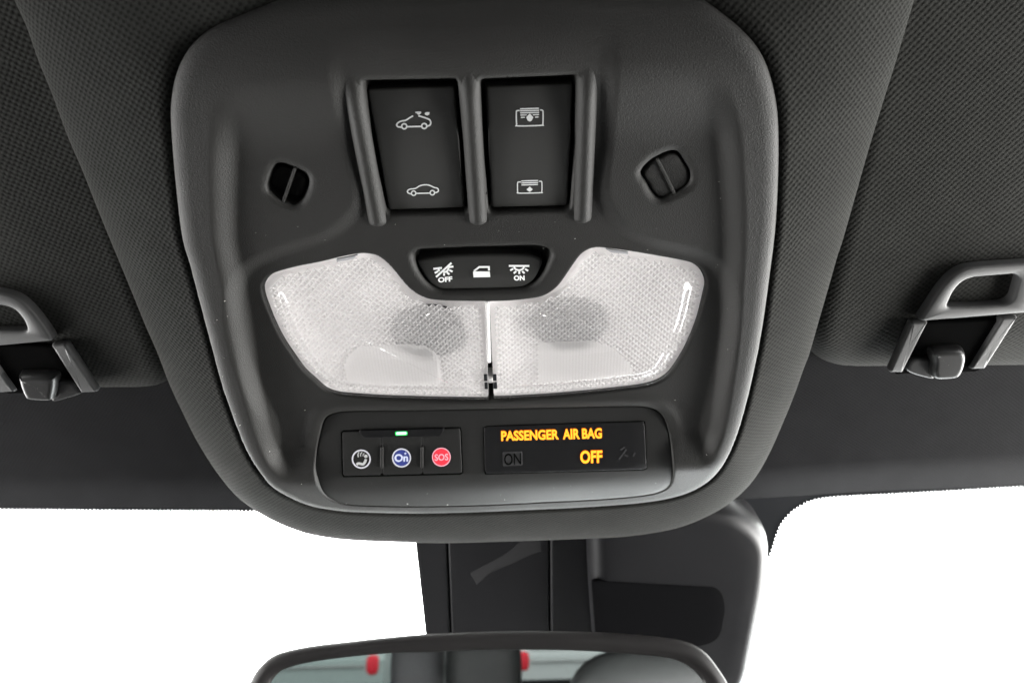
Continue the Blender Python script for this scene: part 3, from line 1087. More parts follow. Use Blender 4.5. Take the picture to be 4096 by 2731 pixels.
for xx in ((1521, 1533), (1681.5, 1693)):
    pad('separator_bar', round_poly([(xx[0], 1789), (xx[1], 1788), (xx[1], 1873), (xx[0], 1874)], 5, 40), off_surf(0.0013), M['plastic'], pod, 0.001, 0.0004, 3)


def Z7(p): return zo(p, 1340, 1680, 4.2)


def disc(nm, c, r0, r1, surf, mat, parent, lift):
    a = Z7(circle_px(c[0], c[1], r1, r1, 48))
    if r0 == 0:
        return decal(nm, a, [tuple(range(48))], np.zeros(48), surf, mat, parent, lift)
    b = Z7(circle_px(c[0], c[1], r0, r0, 48))
    Vp = np.vstack([a, b])
    Fp = [(i, (i + 1) % 48, 48 + (i + 1) % 48, 48 + i) for i in range(48)]
    return decal(nm, Vp, Fp, np.zeros(96), surf, mat, parent, lift)


C1, C2, C3 = (443, 647), (1118, 627), (1787, 613)
disc('symbol_ring', C1, 136, 160, bsurf, M['ring'], btn[0], 0.0002)
disc('symbol_ring', C2, 138, 160, bsurf, M['ring'], btn[1], 0.0002)
disc('symbol_ring', C3, 142, 158, bsurf, M['pink'], btn[2], 0.0002)
disc('blue_disc', C2, 0, 137, bsurf, M['blue'], btn[1], 0.0002)
disc('red_disc', C3, 0, 141, bsurf, M['red'], btn[2], 0.0002)
lettering('on_lettering', 'On', Z7([(1000, 694), (1230, 686), (1000, 560), (1228, 556)]), bsurf, M['bluetext'], btn[1], 0.035, 0.0003)
lettering('sos_lettering', 'SOS', Z7([(1674, 674), (1906, 664), (1672, 562), (1903, 552)]), bsurf, M['pink'], btn[2], 0.02, 0.0003)
st = []
for k in range(10):
    rr = 26 if k % 2 == 0 else 11
    an = -math.pi / 2 + k * math.pi / 5
    st.append((1183 + rr * math.cos(an), 552 + rr * math.sin(an)))
decal('star_symbol', Z7(st), [tuple(range(10))], np.zeros(10), bsurf, M['bluetext'], btn[1], 0.0003)
icon('seated_figure_symbol', [Z7(smooth_open([(522, 650), (505, 695), (472, 735), (432, 728), (392, 722), (362, 742)], 20))], 42 / 4.2, bsurf, M['print_grey'], btn[0],
     [Z7(circle_px(521, 590, 29, 28, 20))])
icon('wave_symbol', [Z7(smooth_open([(394, 614), (386, 575), (404, 530)], 8)), Z7(smooth_open([(434, 604), (430, 568), (456, 532)], 8)),
      Z7(smooth_open([(472, 600), (474, 572), (492, 550)], 8))], 17 / 4.2, bsurf, M['print_grey'], btn[0])

# airbag display
DSP = [(1936, 1707), (2577, 1686), (2586, 1877), (1940, 1894)]
pad('display_gap', round_poly(np.array(DSP) + np.array([(-4, -4), (4, -4), (4, 4), (-4, 4)]), 7, 80), off_surf(0.00012), M['void'], pod, 0.001, 0.0001, 4)
dsurf = off_surf(0.0004)
dsp = pad('airbag_display', round_poly(DSP, 5, 80), dsurf, M['display'], pod, 0.0006, 0.0002, 6, label='black passenger airbag status display with amber lettering')


def Z8(p): return zo(p, 1900, 1660, 3.178)


Q1 = [[(335, 322), (1066, 302), (332, 197), (1060, 175)], [(1118, 302), (1332, 296), (1114, 172), (1326, 166)], [(1362, 296), (1612, 290), (1358, 164), (1610, 158)]]
for body, qd in zip(('PASSENGER', 'AIR', 'BAG'), Q1):
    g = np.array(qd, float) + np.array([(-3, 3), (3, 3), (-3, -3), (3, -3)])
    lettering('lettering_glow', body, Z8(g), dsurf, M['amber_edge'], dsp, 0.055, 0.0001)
    lettering('lettering', body, Z8(qd), dsurf, M['amber'], dsp, 0.028, 0.0003)
qd = [(1340, 610), (1617, 600), (1336, 446), (1616, 440)]
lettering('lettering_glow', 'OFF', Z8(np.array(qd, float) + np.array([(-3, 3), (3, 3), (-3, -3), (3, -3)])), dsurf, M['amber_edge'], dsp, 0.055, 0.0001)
lettering('lettering', 'OFF', Z8(qd), dsurf, M['amber'], dsp, 0.028, 0.0003)
pad('unlit_on_field', Z8(round_poly([(350, 470), (600, 458), (606, 636), (356, 648)], 10, 40)), off_surf(0.0005), M['print_dim'], dsp, 0.0001, 0.00005, 3)
lettering('unlit_on_lettering', 'ON', Z8([(372, 632), (588, 622), (368, 482), (584, 472)]), dsurf, M['void'], dsp, 0.01, 0.0003)
icon('unlit_airbag_symbol', [Z8([(1850, 440), (1905, 400)]), Z8([(1830, 560), (1925, 430)]), Z8([(1900, 500), (1945, 520)]), Z8([(2010, 520), (2035, 470)])],
     20 / 3.178, dsurf, M['print_dim'], dsp)

# ------------------------------------------------------------------ headliner, fabric shroud round the console
SIL = [(61, 0), (108, 102), (153, 230), (210, 370), (274, 542), (332, 676), (395, 835), (453, 976), (484, 1050), (533, 1169), (582, 1289), (631, 1401),
       (680, 1527), (737, 1646), (793, 1752), (863, 1857), (940, 1948), (1017, 2011), (1099, 2064), (1186, 2105), (1258, 2128), (1367, 2146), (1511, 2156),
       (1670, 2161), (1800, 2163), (2017, 2157), (2198, 2151), (2379, 2144), (2500, 2137), (2628, 2119), (2730, 2094), (2832, 2048), (2923, 1987), (3010, 1895),
       (3071, 1798), (3122, 1691), (3173, 1573), (3214, 1461), (3236, 1405), (3274, 1273), (3315, 1132), (3348, 1016), (3367, 960), (3414, 797), (3472, 593),
       (3529, 408), (3587, 223), (3644, 32), (3700, -160), (3780, -440), (3600, -620), (2800, -700), (1900, -720), (1000, -700), (100, -620), (-120, -440), (-20, -180)]
cpx = np.array([1900.0, 1000.0])
NA = 420
ang = np.linspace(-math.pi, math.pi, NA, endpoint=False)


def by_angle(P):
    a = np.arctan2(P[:, 1] - cpx[1], P[:, 0] - cpx[0]); r = np.linalg.norm(P - cpx, axis=1)
    o = np.argsort(a); a, r = a[o], r[o]
    a = np.r_[a - 2 * math.pi, a, a + 2 * math.pi]; r = np.r_[r, r, r]
    rr = np.interp(ang, a, r)
    return cpx + np.stack([np.cos(ang), np.sin(ang)], 1) * rr[:, None]


inn_px = by_angle(smooth_closed(CONSOLE_PX, 900)); out_px = by_angle(smooth_closed(SIL, 1200))
Pin = CPF(inn_px, lambda x, y: Zroll(x, y) - 0.0036, 60)
cin = Pin.mean(0)
Pin = ensure_ccw(Pin)
ZO = -0.019
Pout = ensure_ccw(CPF(out_px, lambda x, y: ZO - 0.012 * sstep((ly(1500) - y) / (ly(1500) - ly(2250))), 60))
if np.linalg.norm(Pin[0] - Pout[0]) > 0.2:
    pass
rings = []
Pin = inset(Pin, -0.0008)
q = inset(Pin, 0.004); q[:, 2] -= 0.008; rings.append(q)
q = inset(Pin, 0.0012); q[:, 2] -= 0.0018; rings.append(q)
for t in np.linspace(0, 1, 22):
    tt = math.sin(t * math.pi / 2)
    qq = Pin + (Pout - Pin) * tt
    qq[:, 2] = Pin[:, 2] + (Pout[:, 2] - Pin[:, 2]) * (0.45 * tt + 0.55 * (1 - math.sqrt(max(0, 1 - tt ** 2.4))))
    rings.append(qq)
q = Pout.copy(); q[:, 2] -= 0.02; rings.append(q)
q = Pout.copy(); q[:, 2] = -0.075; rings.append(q)
Vh, Fh = rings_mesh(rings, False)
rings_h = list(rings)

# roof sheet: parallel to the console at the front, levelling out behind the camera
ZR = -0.052
edge_px = smooth_open([(-2400, 2000), (-900, 2014), (0, 2018), (500, 2022), (1038, 2026), (2000, 2020), (2961, 1988), (3500, 1955), (4096, 1928), (5000, 1885), (6500, 1790)], 81)
edge = CP(edge_px, ZR)
rows = []
prof = np.r_[np.linspace(0, 0.3, 13), np.linspace(0.34, 1.9, 14)]
for s in prof:
    r = edge.copy(); r[:, 1] += s
    yy = np.clip(r[:, 1] - 0.12, 0, None)
    r[:, 2] = ZR + np.tan(-TILT) * softplus(r[:, 1] - 0.14, 0.08)
    rows.append(r)
# rounded front lip going up behind the glass
lip = []
for a in np.linspace(math.pi / 2, 0, 5)[:-1]:
    r = edge.copy(); r[:, 1] -= 0.003 * math.cos(a); r[:, 2] -= 0.003 * (1 - math.sin(a)); lip.append(r)
r = edge.copy(); r[:, 1] -= 0.003; r[:, 2] -= 0.040
rows = [r] + lip[::-1] + rows
nE = len(edge_px)
Vr = np.vstack(rows)
Fr = np.array([(k * nE + i, k * nE + i + 1, (k + 1) * nE + i + 1, (k + 1) * nE + i) for k in range(len(rows) - 1) for i in range(nE - 1)])
roof = struct('headliner', Vr, Fr, M['roof'])
sh = part('fabric_shroud', Vh, Fh, M['hump'], roof)
ow = (Pout - Pin)[:, :2]; ow /= np.linalg.norm(ow, axis=1)[:, None]
ow = np.tile(ow, (len(rings_h), 1))
uvv = Vh[:, :2] - ow * (Vh[:, 2:3] - np.tile(Pin[:, 2:3], (len(rings_h), 1))) * 0.9
uvl = sh.data.uv_layers.new(name='weave')
vi = np.zeros(len(sh.data.loops), np.int32); sh.data.loops.foreach_get('vertex_index', vi)
uvl.data.foreach_set('uv', uvv[vi].astype(np.float32).ravel())


# ------------------------------------------------------------------ sun visors
ZV = -0.030


def slab(nm, outline_px, z, thick, rad, mat, parent, local=None, rings_n=8):
    Fz = z if callable(z) else (lambda x, y: np.full(np.shape(x), z))
    P = CPF(np.asarray(outline_px, float), Fz, 40) if local is None else local
    P = ensure_ccw(P)
    c = P.mean(0)
    out = []
    for a in np.linspace(-math.pi / 2, math.pi / 2, 11):
        qq = inset(P, rad * (1 - math.cos(a)))
        qq[:, 2] = Fz(qq[:, 0], qq[:, 1]) - thick / 2 + (thick / 2) * math.sin(a)
        out.append(qq)
    last = out[-1]
    for s in np.linspace(1, 0, rings_n + 1)[1:-1]:
        qq = c + (last - c) * s; qq[:, 2] = Fz(qq[:, 0], qq[:, 1]); out.append(qq)
    Vb, Fb = rings_mesh(out)
    Vb[-1, 2] = Fz(Vb[-1:, 0], Vb[-1:, 1])[0]
    return part(nm, Vb, Fb, mat, parent)


VIS_Y = CP(np.array([3500.0, 1495.0]), ZV)[1]


def ZVF(x, y):
    """visor face, curling up towards its front edge"""
    return ZV - 0.48 * softplus(VIS_Y + 0.012 - np.asarray(y), 0.016)


def visor(label, outline, at_px):
    v = thing('sun_visor', label, 'sun visor', CP(np.array(at_px, float), ZV), 'sun visors beside the console')
    slab('fabric_panel', outline, ZVF, 0.024, 0.012, M['visor'], v, None, 60)
    return v


VR = round_poly([(3190, 1500), (4096, 1492), (5600, 1460), (5900, -500), (3900, -900), (3560, -300)], [230, 60, 60, 80, 80, 60], 260)
VL = round_poly([(735, 1580), (400, 1583), (-200, 1578), (-1400, 1560), (-1700, -500), (-300, -900), (150, -300)], [240, 60, 60, 60, 80, 80, 60], 260)
visor_r = visor('grey woven fabric sun visor to the right of the console', VR, (3700, 1000))
visor_l = visor('grey woven fabric sun visor to the left of the console', VL, (200, 1000))


def frame_mesh(nm, outer_px, hole_px, z, thick, mat, parent, n=120, rad=0.0012):
    """flat moulded ring: outer loop minus hole, matched by arc length from a common direction"""
    O = ensure_ccw(CP(outer_px, z)); H = ensure_ccw(CP(hole_px, z))
    c = H.mean(0)

    def ang_loop(P):
        a = np.arctan2(P[:, 1] - c[1], P[:, 0] - c[0]); o = np.argsort(a); P = P[o]; a = a[o]
        aa = np.linspace(-math.pi, math.pi, n, endpoint=False)
        ax = np.r_[a - 2 * math.pi, a, a + 2 * math.pi]
        return np.stack([np.interp(aa, ax, np.r_[P[:, k], P[:, k], P[:, k]]) for k in range(3)], 1)
    O = ang_loop(O); H = ang_loop(H)
    rings = []
    def lvl(P, ins, dz):
        qq = inset(P, ins); qq[:, 2] = z + dz; return qq
    rings.append(lvl(O, 0, -thick)); rings.append(lvl(O, 0, -rad)); rings.append(lvl(O, rad * .35, -rad * .3)); rings.append(lvl(O, rad, 0))
    rings.append(lvl(H, -rad, 0)); rings.append(lvl(H, -rad * .35, -rad * .3)); rings.append(lvl(H, 0, -rad)); rings.append(lvl(H, 0, -thick))
    Vb, Fb = rings_mesh(rings, False)
    return sharp(part(nm, Vb, Fb, mat, parent), 50)


# clip of the right visor
ZC = ZV + 0.0038
cr_out = round_poly([(3680, 1288), (3718, 1227), (3758, 1164), (3798, 1115), (3850, 1078), (3914, 1067), (4096, 1055), (4190, 1052), (4215, 1075), (4150, 1250)],
                    [8, 20, 20, 30, 30, 30, 60, 40, 40, 15], 160)
cr_hole = round_poly([(3786, 1232), (3816, 1164), (3850, 1128), (3890, 1112), (4060, 1098), (4080, 1112), (4055, 1205), (4020, 1222), (3914, 1230)],
                     [18, 30, 25, 30, 22, 14, 30, 25, 20], 160)
frame_mesh('clip_frame', cr_out, cr_hole, ZC, 0.006, M['clip'], visor_r)


def bar_px(nm, quad, z, thick, mat, parent, r=5, rad=0.0012):
    return slab(nm, round_poly(quad, r, 60), z, thick, rad, mat, parent, None, 4)


bar_px('clip_leg', [(3646, 1292), (3716, 1288), (3612, 1493), (3556, 1492)], ZC - 0.0006, 0.0045, M['clip'], visor_r)
bar_px('clip_leg', [(4010, 1274), (4076, 1268), (3942, 1478), (3880, 1480)], ZC - 0.0006, 0.0045, M['clip'], visor_r)
bar_px('notch_shade_plate', [(3690, 1290), (4050, 1278), (3915, 1490), (3580, 1500)], ZV + 0.0012, 0.003, M['void'], visor_r)  # flat black plate painted as the shade of the visor notch
# clip of the left visor
cl_out = round_poly([(212, 1366), (191, 1330), (164, 1291), (134, 1253), (99, 1215), (62, 1190), (10, 1174), (-120, 1168), (-190, 1185), (-300, 1378), (0, 1386)],
                    [10, 10, 20, 20, 30, 30, 30, 40, 40, 15, 20], 160)
cl_hole = round_poly([(110, 1328), (96, 1284), (60, 1240), (15, 1224), (-120, 1220), (-180, 1330)], [18, 20, 20, 25, 25, 20], 160)
frame_mesh('clip_frame', cl_out, cl_hole, ZC, 0.006, M['clip'], visor_l)
bar_px('clip_leg', [(200, 1380), (262, 1376), (392, 1571), (322, 1574)], ZC - 0.0006, 0.0045, M['clip'], visor_l)
bar_px('clip_leg', [(-130, 1384), (-70, 1384), (62, 1570), (-10, 1574)], ZC - 0.0006, 0.0045, M['clip'], visor_l)
bar_px('notch_shade_plate', [(-110, 1378), (225, 1384), (350, 1572), (20, 1578)], ZV + 0.0012, 0.003, M['void'], visor_l)  # left notch shade, painted on a flat plate as well


# hooks that the visors snap into, fixed to the headliner
def hook(label, body_px, stem_px, at):
    t = thing('visor_hook', label, 'visor hook', CP(np.array(at, float), ZV + 0.004), 'visor hooks on the headliner')
    slab('hook_body', smooth_closed(body_px, 100), ZV + 0.0065, 0.012, 0.0024, M['hook'], t, None, 6)
    slab('hook_stem', smooth_closed(stem_px, 80), ZV + 0.003, 0.008, 0.0012, M['hook'], t, None, 4)
    return t


hook('black rounded plastic hook in the notch of the right visor',
     [(3730, 1424), (3745, 1408), (3800, 1403), (3855, 1405), (3874, 1424), (3870, 1465), (3855, 1500), (3832, 1520), (3790, 1527), (3742, 1525), (3728, 1500), (3732, 1460)],
     [(3625, 1460), (3660, 1432), (3740, 1440), (3740, 1515), (3690, 1512), (3630, 1490)], (3800, 1460))
hook('black rounded plastic hook in the notch of the left visor',
     [(63, 1515), (80, 1506), (150, 1503), (215, 1512), (222, 1545), (215, 1590), (205, 1611), (150, 1612), (102, 1603), (78, 1570)],
     [(200, 1530), (285, 1526), (320, 1560), (330, 1576), (270, 1598), (205, 1606)], (150, 1560))

# ------------------------------------------------------------------ windscreen
wn = np.array([0, -math.sin(R(30)), -math.cos(R(30))])           # towards the cabin
NWS = ROT @ wn
P_WS = CP(np.array([0.0, 2036.0]), ZR - 0.030)
ws = thing('windscreen', 'clear windscreen glass with black dotted border behind the mirror', 'windscreen', hit(np.array([[1300., 2300.]]), NWS, P_WS)[0])


def ws_poly(nm, px, off, mat, flip=False):
    P = hit(np.asarray(px, float), NWS, P_WS + NWS * off)
    Fp = [tuple(range(len(P)))]
    return part(nm, P, Fp, mat, ws, False)


gl_px = resample_open(np.array([(-1800, 1990), (6000, 1990)], float), 2)
ax_w = np.array([1.0, 0, 0]); ay_w = np.cross(NWS, ax_w)
if (ROT.T @ ay_w)[1] < 0: ay_w = -ay_w
c0 = hit(np.array([[1900., 2000.]]), NWS, P_WS)[0]
Vg = [c0 + ax_w * a + ay_w * b + NWS * cc for cc in (0, -0.004) for a, b in ((-0.62, -0.02), (0.62, -0.02), (0.62, 0.8), (-0.62, 0.8))]
part('glass_pane', Vg, [(0, 1, 2, 3), (7, 6, 5, 4), (0, 4, 5, 1), (1, 5, 6, 2), (2, 6, 7, 3), (3, 7, 4, 0)], M['glass'], ws, False)
# black printed border
LB = smooth_open([(-1500, 2030), (-600, 2034), (0, 2034), (500, 2038), (1052, 2041), (1300, 2046), (1560, 2065), (1680, 2140), (1740, 2330), (1765, 2540), (1790, 2800)], 90)
RB = smooth_open([(2880, 2800), (2960, 2420), (3030, 2300), (3080, 2215), (3102, 2146), (3122, 2096), (3164, 2046), (3222, 2009), (3288, 1990), (3413, 1980), (3663, 1968), (4096, 1943), (4800, 1905), (5600, 1850)], 110)
up = [(5600, 1780), (3000, 1900), (1900, 1930), (0, 1960), (-1500, 1960)]
loop = np.vstack([LB, RB, up])
from mathutils.geometry import tessellate_polygon
Pf = hit(loop, NWS, P_WS + NWS * 0.0015)
tris = tessellate_polygon([[Vector((a, b, 0)) for a, b in loop]])
part('printed_border', Pf, [tuple(t) for t in tris], M['frit'], ws, False)
# dotted edge of the print
Vd, Fd = [], []
for line in (LB, RB):
    L_ = np.linalg.norm(np.diff(line, axis=0), axis=1).sum()
    dots = resample_open(line, int(L_ / 15.5))
    cen = hit(dots, NWS, P_WS + NWS * 0.0015)
    for c in cen:
        b = len(Vd)
        for k in range(8):
            an = 2 * math.pi * k / 8
            Vd.append(c + (ax_w * math.cos(an) + ay_w * math.sin(an)) * 0.00105 + NWS * 0.0003)
        Fd.append(tuple(range(b, b + 8)))
o = part('border_dots', Vd, Fd, M['frit'], ws, False); o['kind'] = 'stuff'

# ------------------------------------------------------------------ sensor cover behind the mirror
cov = thing('sensor_cover', 'black plastic sensor cover on the windscreen above the mirror', 'sensor cover', hit(np.array([[2300., 2400.]]), NWS, P_WS + NWS * 0.03)[0])


def on_ws(px, off):
    return hit(np.asarray(px, float), NWS, P_WS + NWS * off)


def cover_block(nm, px, off, back, rad, mat, parent, dome=0.0, n=120, r=20, fall=None):
    fall = fall or rad
    P2 = round_poly(px, r, n)
    # keep orientation consistent in the (ax_w, ay_w) frame
    Pp = on_ws(P2, off)
    uv = np.stack([(Pp - c0) @ ax_w, (Pp - c0) @ ay_w], 1)
    uv = ensure_ccw(uv)
    uv3 = np.column_stack([uv, np.zeros(len(uv))])
    cc = uv3.mean(0)
    out = []
    def lv(ins, hh):
        qq = inset(uv3, ins); return c0 + np.outer(qq[:, 0], ax_w) + np.outer(qq[:, 1], ay_w) + NWS * hh
    base = (Pp[0] - c0) @ NWS
    out.append(lv(0, base - back))
    for a in np.linspace(0, math.pi / 2, 7):
        out.append(lv(rad * (1 - math.cos(a)), base - fall * (1 - math.sin(a))))
    last = inset(uv3, rad)
    for s in np.linspace(1, 0, 7)[1:-1]:
        qq = cc + (last - cc) * s
        out.append(c0 + np.outer(qq[:, 0], ax_w) + np.outer(qq[:, 1], ay_w) + NWS * (base + dome * (1 - s * s)))
    Vb, Fb = rings_mesh(out)
    Vb[-1] += NWS * dome * 0.05
    return part(nm, Vb, Fb, mat, parent)


cover_block('side_panel', [(1650, 2080), (1784, 2080), (1806, 2640), (1712, 2640)], 0.014, 0.013, 0.0015, M['dark'], cov, r=12)
cover_block('centre_panel', [(1790, 2080), (2193, 2080), (2197, 2640), (1812, 2640)], 0.015, 0.014, 0.0012, M['cover'], cov, r=6)
cover_block('column_panel', [(2200, 2080), (2345, 2080), (2385, 2640), (2203, 2640)], 0.0155, 0.014, 0.0020, M['cover'], cov, r=14)
main = cover_block('sensor_box', [(2340, 1960), (2760, 2010), (2985, 2055), (3105, 2160), (3096, 2330), (3040, 2600), (3000, 2800), (2400, 2800), (2366, 2500)], 0.030, 0.028, 0.011,
                   M['cover'], cov, r=[150, 120, 130, 150, 120, 120, 120, 150, 150], fall=0.018)
cover_block('recess_shade_plate', [(2366, 2322), (2880, 2350), (2905, 2420), (2880, 2560), (2780, 2590), (2385, 2580)], 0.0304, 0.003, 0.0003, M['recess'], main, r=[20, 50, 40, 50, 60, 20])  # flat plate on the box face, its hollow's shade painted black
RES = [(1880, 2292), (2030, 2210), (2080, 2168), (2160, 2150), (2168, 2205), (2110, 2222), (2060, 2250), (1960, 2290), (1908, 2338)]
cover_block('adhesive_residue', RES, 0.0152, 0.0004, 0.0001, M['residue'], cov, r=8)

# ------------------------------------------------------------------ rear view mirror
mc = CAM + raydir([1960, 2790]) / np.linalg.norm(raydir([1960, 2790])) * 0.415
toc = (CAM - mc) / np.linalg.norm(CAM - mc)
back_dir = np.array([0.05, -1.0, -0.07]); back_dir /= np.linalg.norm(back_dir)
nm_ = toc + back_dir; nm_ /= np.linalg.norm(nm_)
NM = ROT @ nm_; PM = w2l(mc)
mirror = thing('rear_view_mirror', 'rear view mirror in a black frame below the sensor cover', 'mirror', PM)
mx_ = ROT @ np.array([1.0, 0, 0]); mx_ = mx_ - NM * (mx_ @ NM); mx_ /= np.linalg.norm(mx_); my_ = np.cross(NM, mx_)
MO = [(985, 2760), (997, 2731), (1022, 2686), (1058, 2645), (1104, 2614), (1165, 2596), (1257, 2579), (1410, 2561), (1563, 2545), (1696, 2534), (1818, 2528), (1950, 2523), (2100, 2520),
      (2206, 2521), (2359, 2525), (2512, 2533), (2665, 2548), (2742, 2563), (2793, 2586), (2834, 2619), (2869, 2665), (2900, 2711), (2915, 2745), (2925, 2840), (2890, 2960),
      (2780, 3010), (2400, 3040), (1900, 3050), (1400, 3050), (1120, 3030), (1010, 2980), (975, 2860)]
MI = [(1068, 2760), (1079, 2731), (1099, 2701), (1130, 2675), (1181, 2658), (1257, 2642), (1410, 2622), (1563, 2609), (1716, 2605), (1869, 2597), (2028, 2595), (2206, 2596), (2359, 2601),
      (2512, 2612), (2665, 2627), (2726, 2645), (2767, 2670), (2803, 2706), (2818, 2740), (2830, 2840), (2800, 2920), (2740, 2950), (2400, 2975), (1900, 2985), (1400, 2985), (1150, 2970), (1085, 2930), (1060, 2850)]


def muv(px, n):
    P = hit(smooth_closed(px, n), NM, PM)
    uv = np.stack([(P - PM) @ mx_, (P - PM) @ my_], 1)
    c = uv.mean(0)
    a = np.arctan2(uv[:, 1] - c[1], uv[:, 0] - c[0])
    return ensure_ccw(uv)


def mpt(uv, hh):
    return PM + np.outer(uv[:, 0], mx_) + np.outer(uv[:, 1], my_) + NM * np.asarray(hh).reshape(-1, 1)


UO, UI = muv(MO, 240), muv(MI, 240)
mcen = UI.mean(0)


def by_ang2(uv, n=240):
    d = uv - mcen; d = d * np.array([0.35, 1.0])
    a = np.arctan2(d[:, 1], d[:, 0]); o = np.argsort(a); a = a[o]; uv = uv[o]
    aa = np.linspace(-math.pi, math.pi, n, endpoint=False)
    ax = np.r_[a - 2 * math.pi, a, a + 2 * math.pi]
    return np.stack([np.interp(aa, ax, np.r_[uv[:, k], uv[:, k], uv[:, k]]) for k in range(2)], 1)


UO, UI = by_ang2(UO), by_ang2(UI)
rings = []
back = mcen + (UO - mcen) * np.array([0.80, 0.72])
rings.append(mpt(back, np.full(240, -0.030)))
rings.append(mpt(mcen + (UO - mcen) * np.array([0.95, 0.92]), np.full(240, -0.016)))
rings.append(mpt(UO, np.full(240, -0.006)))
for t in np.linspace(0, 1, 9):
    hh = 0.004 * math.sin(math.pi * (0.15 + 0.7 * t)) - 0.002
    rings.append(mpt(UO + (UI - UO) * t, np.full(240, hh)))
rings.append(mpt(UI, np.full(240, -0.0015)))
Vb, Fb = rings_mesh(rings, False)
cidx = len(Vb); Vb = np.vstack([Vb, mpt(mcen[None], [-0.034])])
Fb += [(i, (i + 1) % 240, cidx) for i in range(240)]
part('mirror_frame', Vb, Fb, M['mirror_frame'], mirror)
Vb, Fb = rings_mesh([mpt(mcen + (UI - mcen) * s, np.full(240, -0.0008)) for s in (1.01, 0.5, 0.05)])
part('mirror_glass', Vb, Fb, M['silver'], mirror, False)

# ------------------------------------------------------------------ rear of the cabin (reflected in the mirror)
def wbox(V, F, x0_, x1_, y0_, y1_, z0_, z1_, lean=0.0):
    b = len(V)
    V += [(x0_, y0_, z0_), (x1_, y0_, z0_), (x1_, y1_, z0_), (x0_, y1_, z0_), (x0_ * (1 - lean), y0_, z1_), (x1_ * (1 - lean), y0_, z1_), (x1_ * (1 - lean), y1_, z1_), (x0_ * (1 - lean), y1_, z1_)]
    F += [(b, b + 3, b + 2, b + 1), (b + 4, b + 5, b + 6, b + 7), (b, b + 1, b + 5, b + 4), (b + 1, b + 2, b + 6, b + 5), (b + 2, b + 3, b + 7, b + 6), (b + 3, b, b + 4, b + 7)]


M['trim'] = plastic('cabin_trim', (0.035, 0.035, 0.036), 0.6, 0.1, 900)
M['trim_grey'] = plastic('pillar_trim', (0.06, 0.06, 0.062), 0.6, 0.1, 900)
Vc, Fc = [], []
wbox(Vc, Fc, -0.78, 0.78, -1.9, 1.2, 0.30, 0.36)
for sgn in (-1, 1):
    a, b = sorted((sgn * 0.70, sgn * 0.78))
    wbox(Vc, Fc, a, b, -1.9, 1.2, 0.36, 0.98)
wbox(Vc, Fc, -0.78, 0.78, -1.9, -1.8, 0.36, 1.05)
wbox(Vc, Fc, -0.70, 0.70, 0.66, 1.2, 0.36, 0.95)
wbox(Vc, Fc, -0.75, 0.75, 1.25, 2.3, 0.40, 0.88)
me = mesh_np('cabin', np.array(Vc, float), Fc); me.materials.append(M['trim'])
cab = bpy.data.objects.new('cabin_floor', me); COL.objects.link(cab); cab['kind'] = 'structure'
for sgn in (-1, 1):
    for (ya, yb) in ((-0.42, -0.24), (-1.75, -1.30)):
        Vc, Fc = [], []
        a, b = sorted((sgn * 0.66, sgn * 0.76))
        wbox(Vc, Fc, a, b, ya, yb, 0.98, 1.72, 0.12)
        me = mesh_np('pillar_trim', np.array(Vc, float), Fc); me.materials.append(M['trim_grey'])
        po = bpy.data.objects.new('pillar_trim', me); COL.objects.link(po); po['kind'] = 'structure'



def wthing(name, label, cat, loc, rz=0.0, group=None):
    o = bpy.data.objects.new(name, None); COL.objects.link(o)
    o.location = loc; o.rotation_euler = (0, 0, rz)
    o['label'] = label; o['category'] = cat
    if group: o['group'] = group
    return o


def wpart(name, V, F, mat, parent, smooth=True):
    me = mesh_np(name, np.array(V, float), F); shade(me, smooth); me.materials.append(mat)
    o = bpy.data.objects.new(name, me); COL.objects.link(o); o.parent = parent
    return o


def rbox(cx, cy, cz, sx, sy, sz, e=4.0, n=28, m_=16):
    V, F = [], []
    sg = lambda a, p: math.copysign(abs(a) ** p, a)
    p = 2 / e
    for i in range(m_ + 1):
        ph = -math.pi / 2 + math.pi * i / m_
        for k in range(n):
            th = 2 * math.pi * k / n
            V.append((cx + sx * sg(math.cos(ph), p) * sg(math.cos(th), p), cy + sy * sg(math.cos(ph), p) * sg(math.sin(th), p), cz + sz * sg(math.sin(ph), p)))
    F = [(i * n + k, i * n + (k + 1) % n, (i + 1) * n + (k + 1) % n, (i + 1) * n + k) for i in range(m_) for k in range(n)]
    return V, F


M['leather'] = plastic('seat_leather', (0.014, 0.015, 0.0148), 0.5, 0.3, 500)
M['chrome'] = plain('headrest_post', (0.5, 0.5, 0.5), 0.2, 0.5, metal=1.0)
def car_seat(label, loc, w, hw, top, mat):
    t = wthing('car_seat', label, 'car seat', loc, 0, 'seats behind the camera')
    wpart('backrest', *rbox(0, -0.02, 0.40, w, 0.07, 0.34), mat, t)
    wpart('headrest', *rbox(0, -0.03, top - 0.10 - loc[2], hw, 0.055, 0.10, 3.0), mat, t)
    for sx in (-0.05, 0.05):
        V_, F_ = [], []
        wbox(V_, F_, sx - 0.006, sx + 0.006, -0.036, -0.024, 0.70, top - 0.15 - loc[2])
        wpart('headrest_post', V_, F_, M['chrome'], t, False)


car_seat('dark leather front seat with its headrest at the right of the mirror', (0.30, -0.42, 0.36), 0.25, 0.155, 1.312, M['leather'])
car_seat('black rear seat headrest in the middle of the mirror', (0.05, -1.25, 0.42), 0.20, 0.10, 1.36, M['leather'])
car_seat('grey rear seat headrest left of the middle of the mirror', (-0.125, -1.40, 0.42), 0.10, 0.075, 1.36, M['trim_grey'])


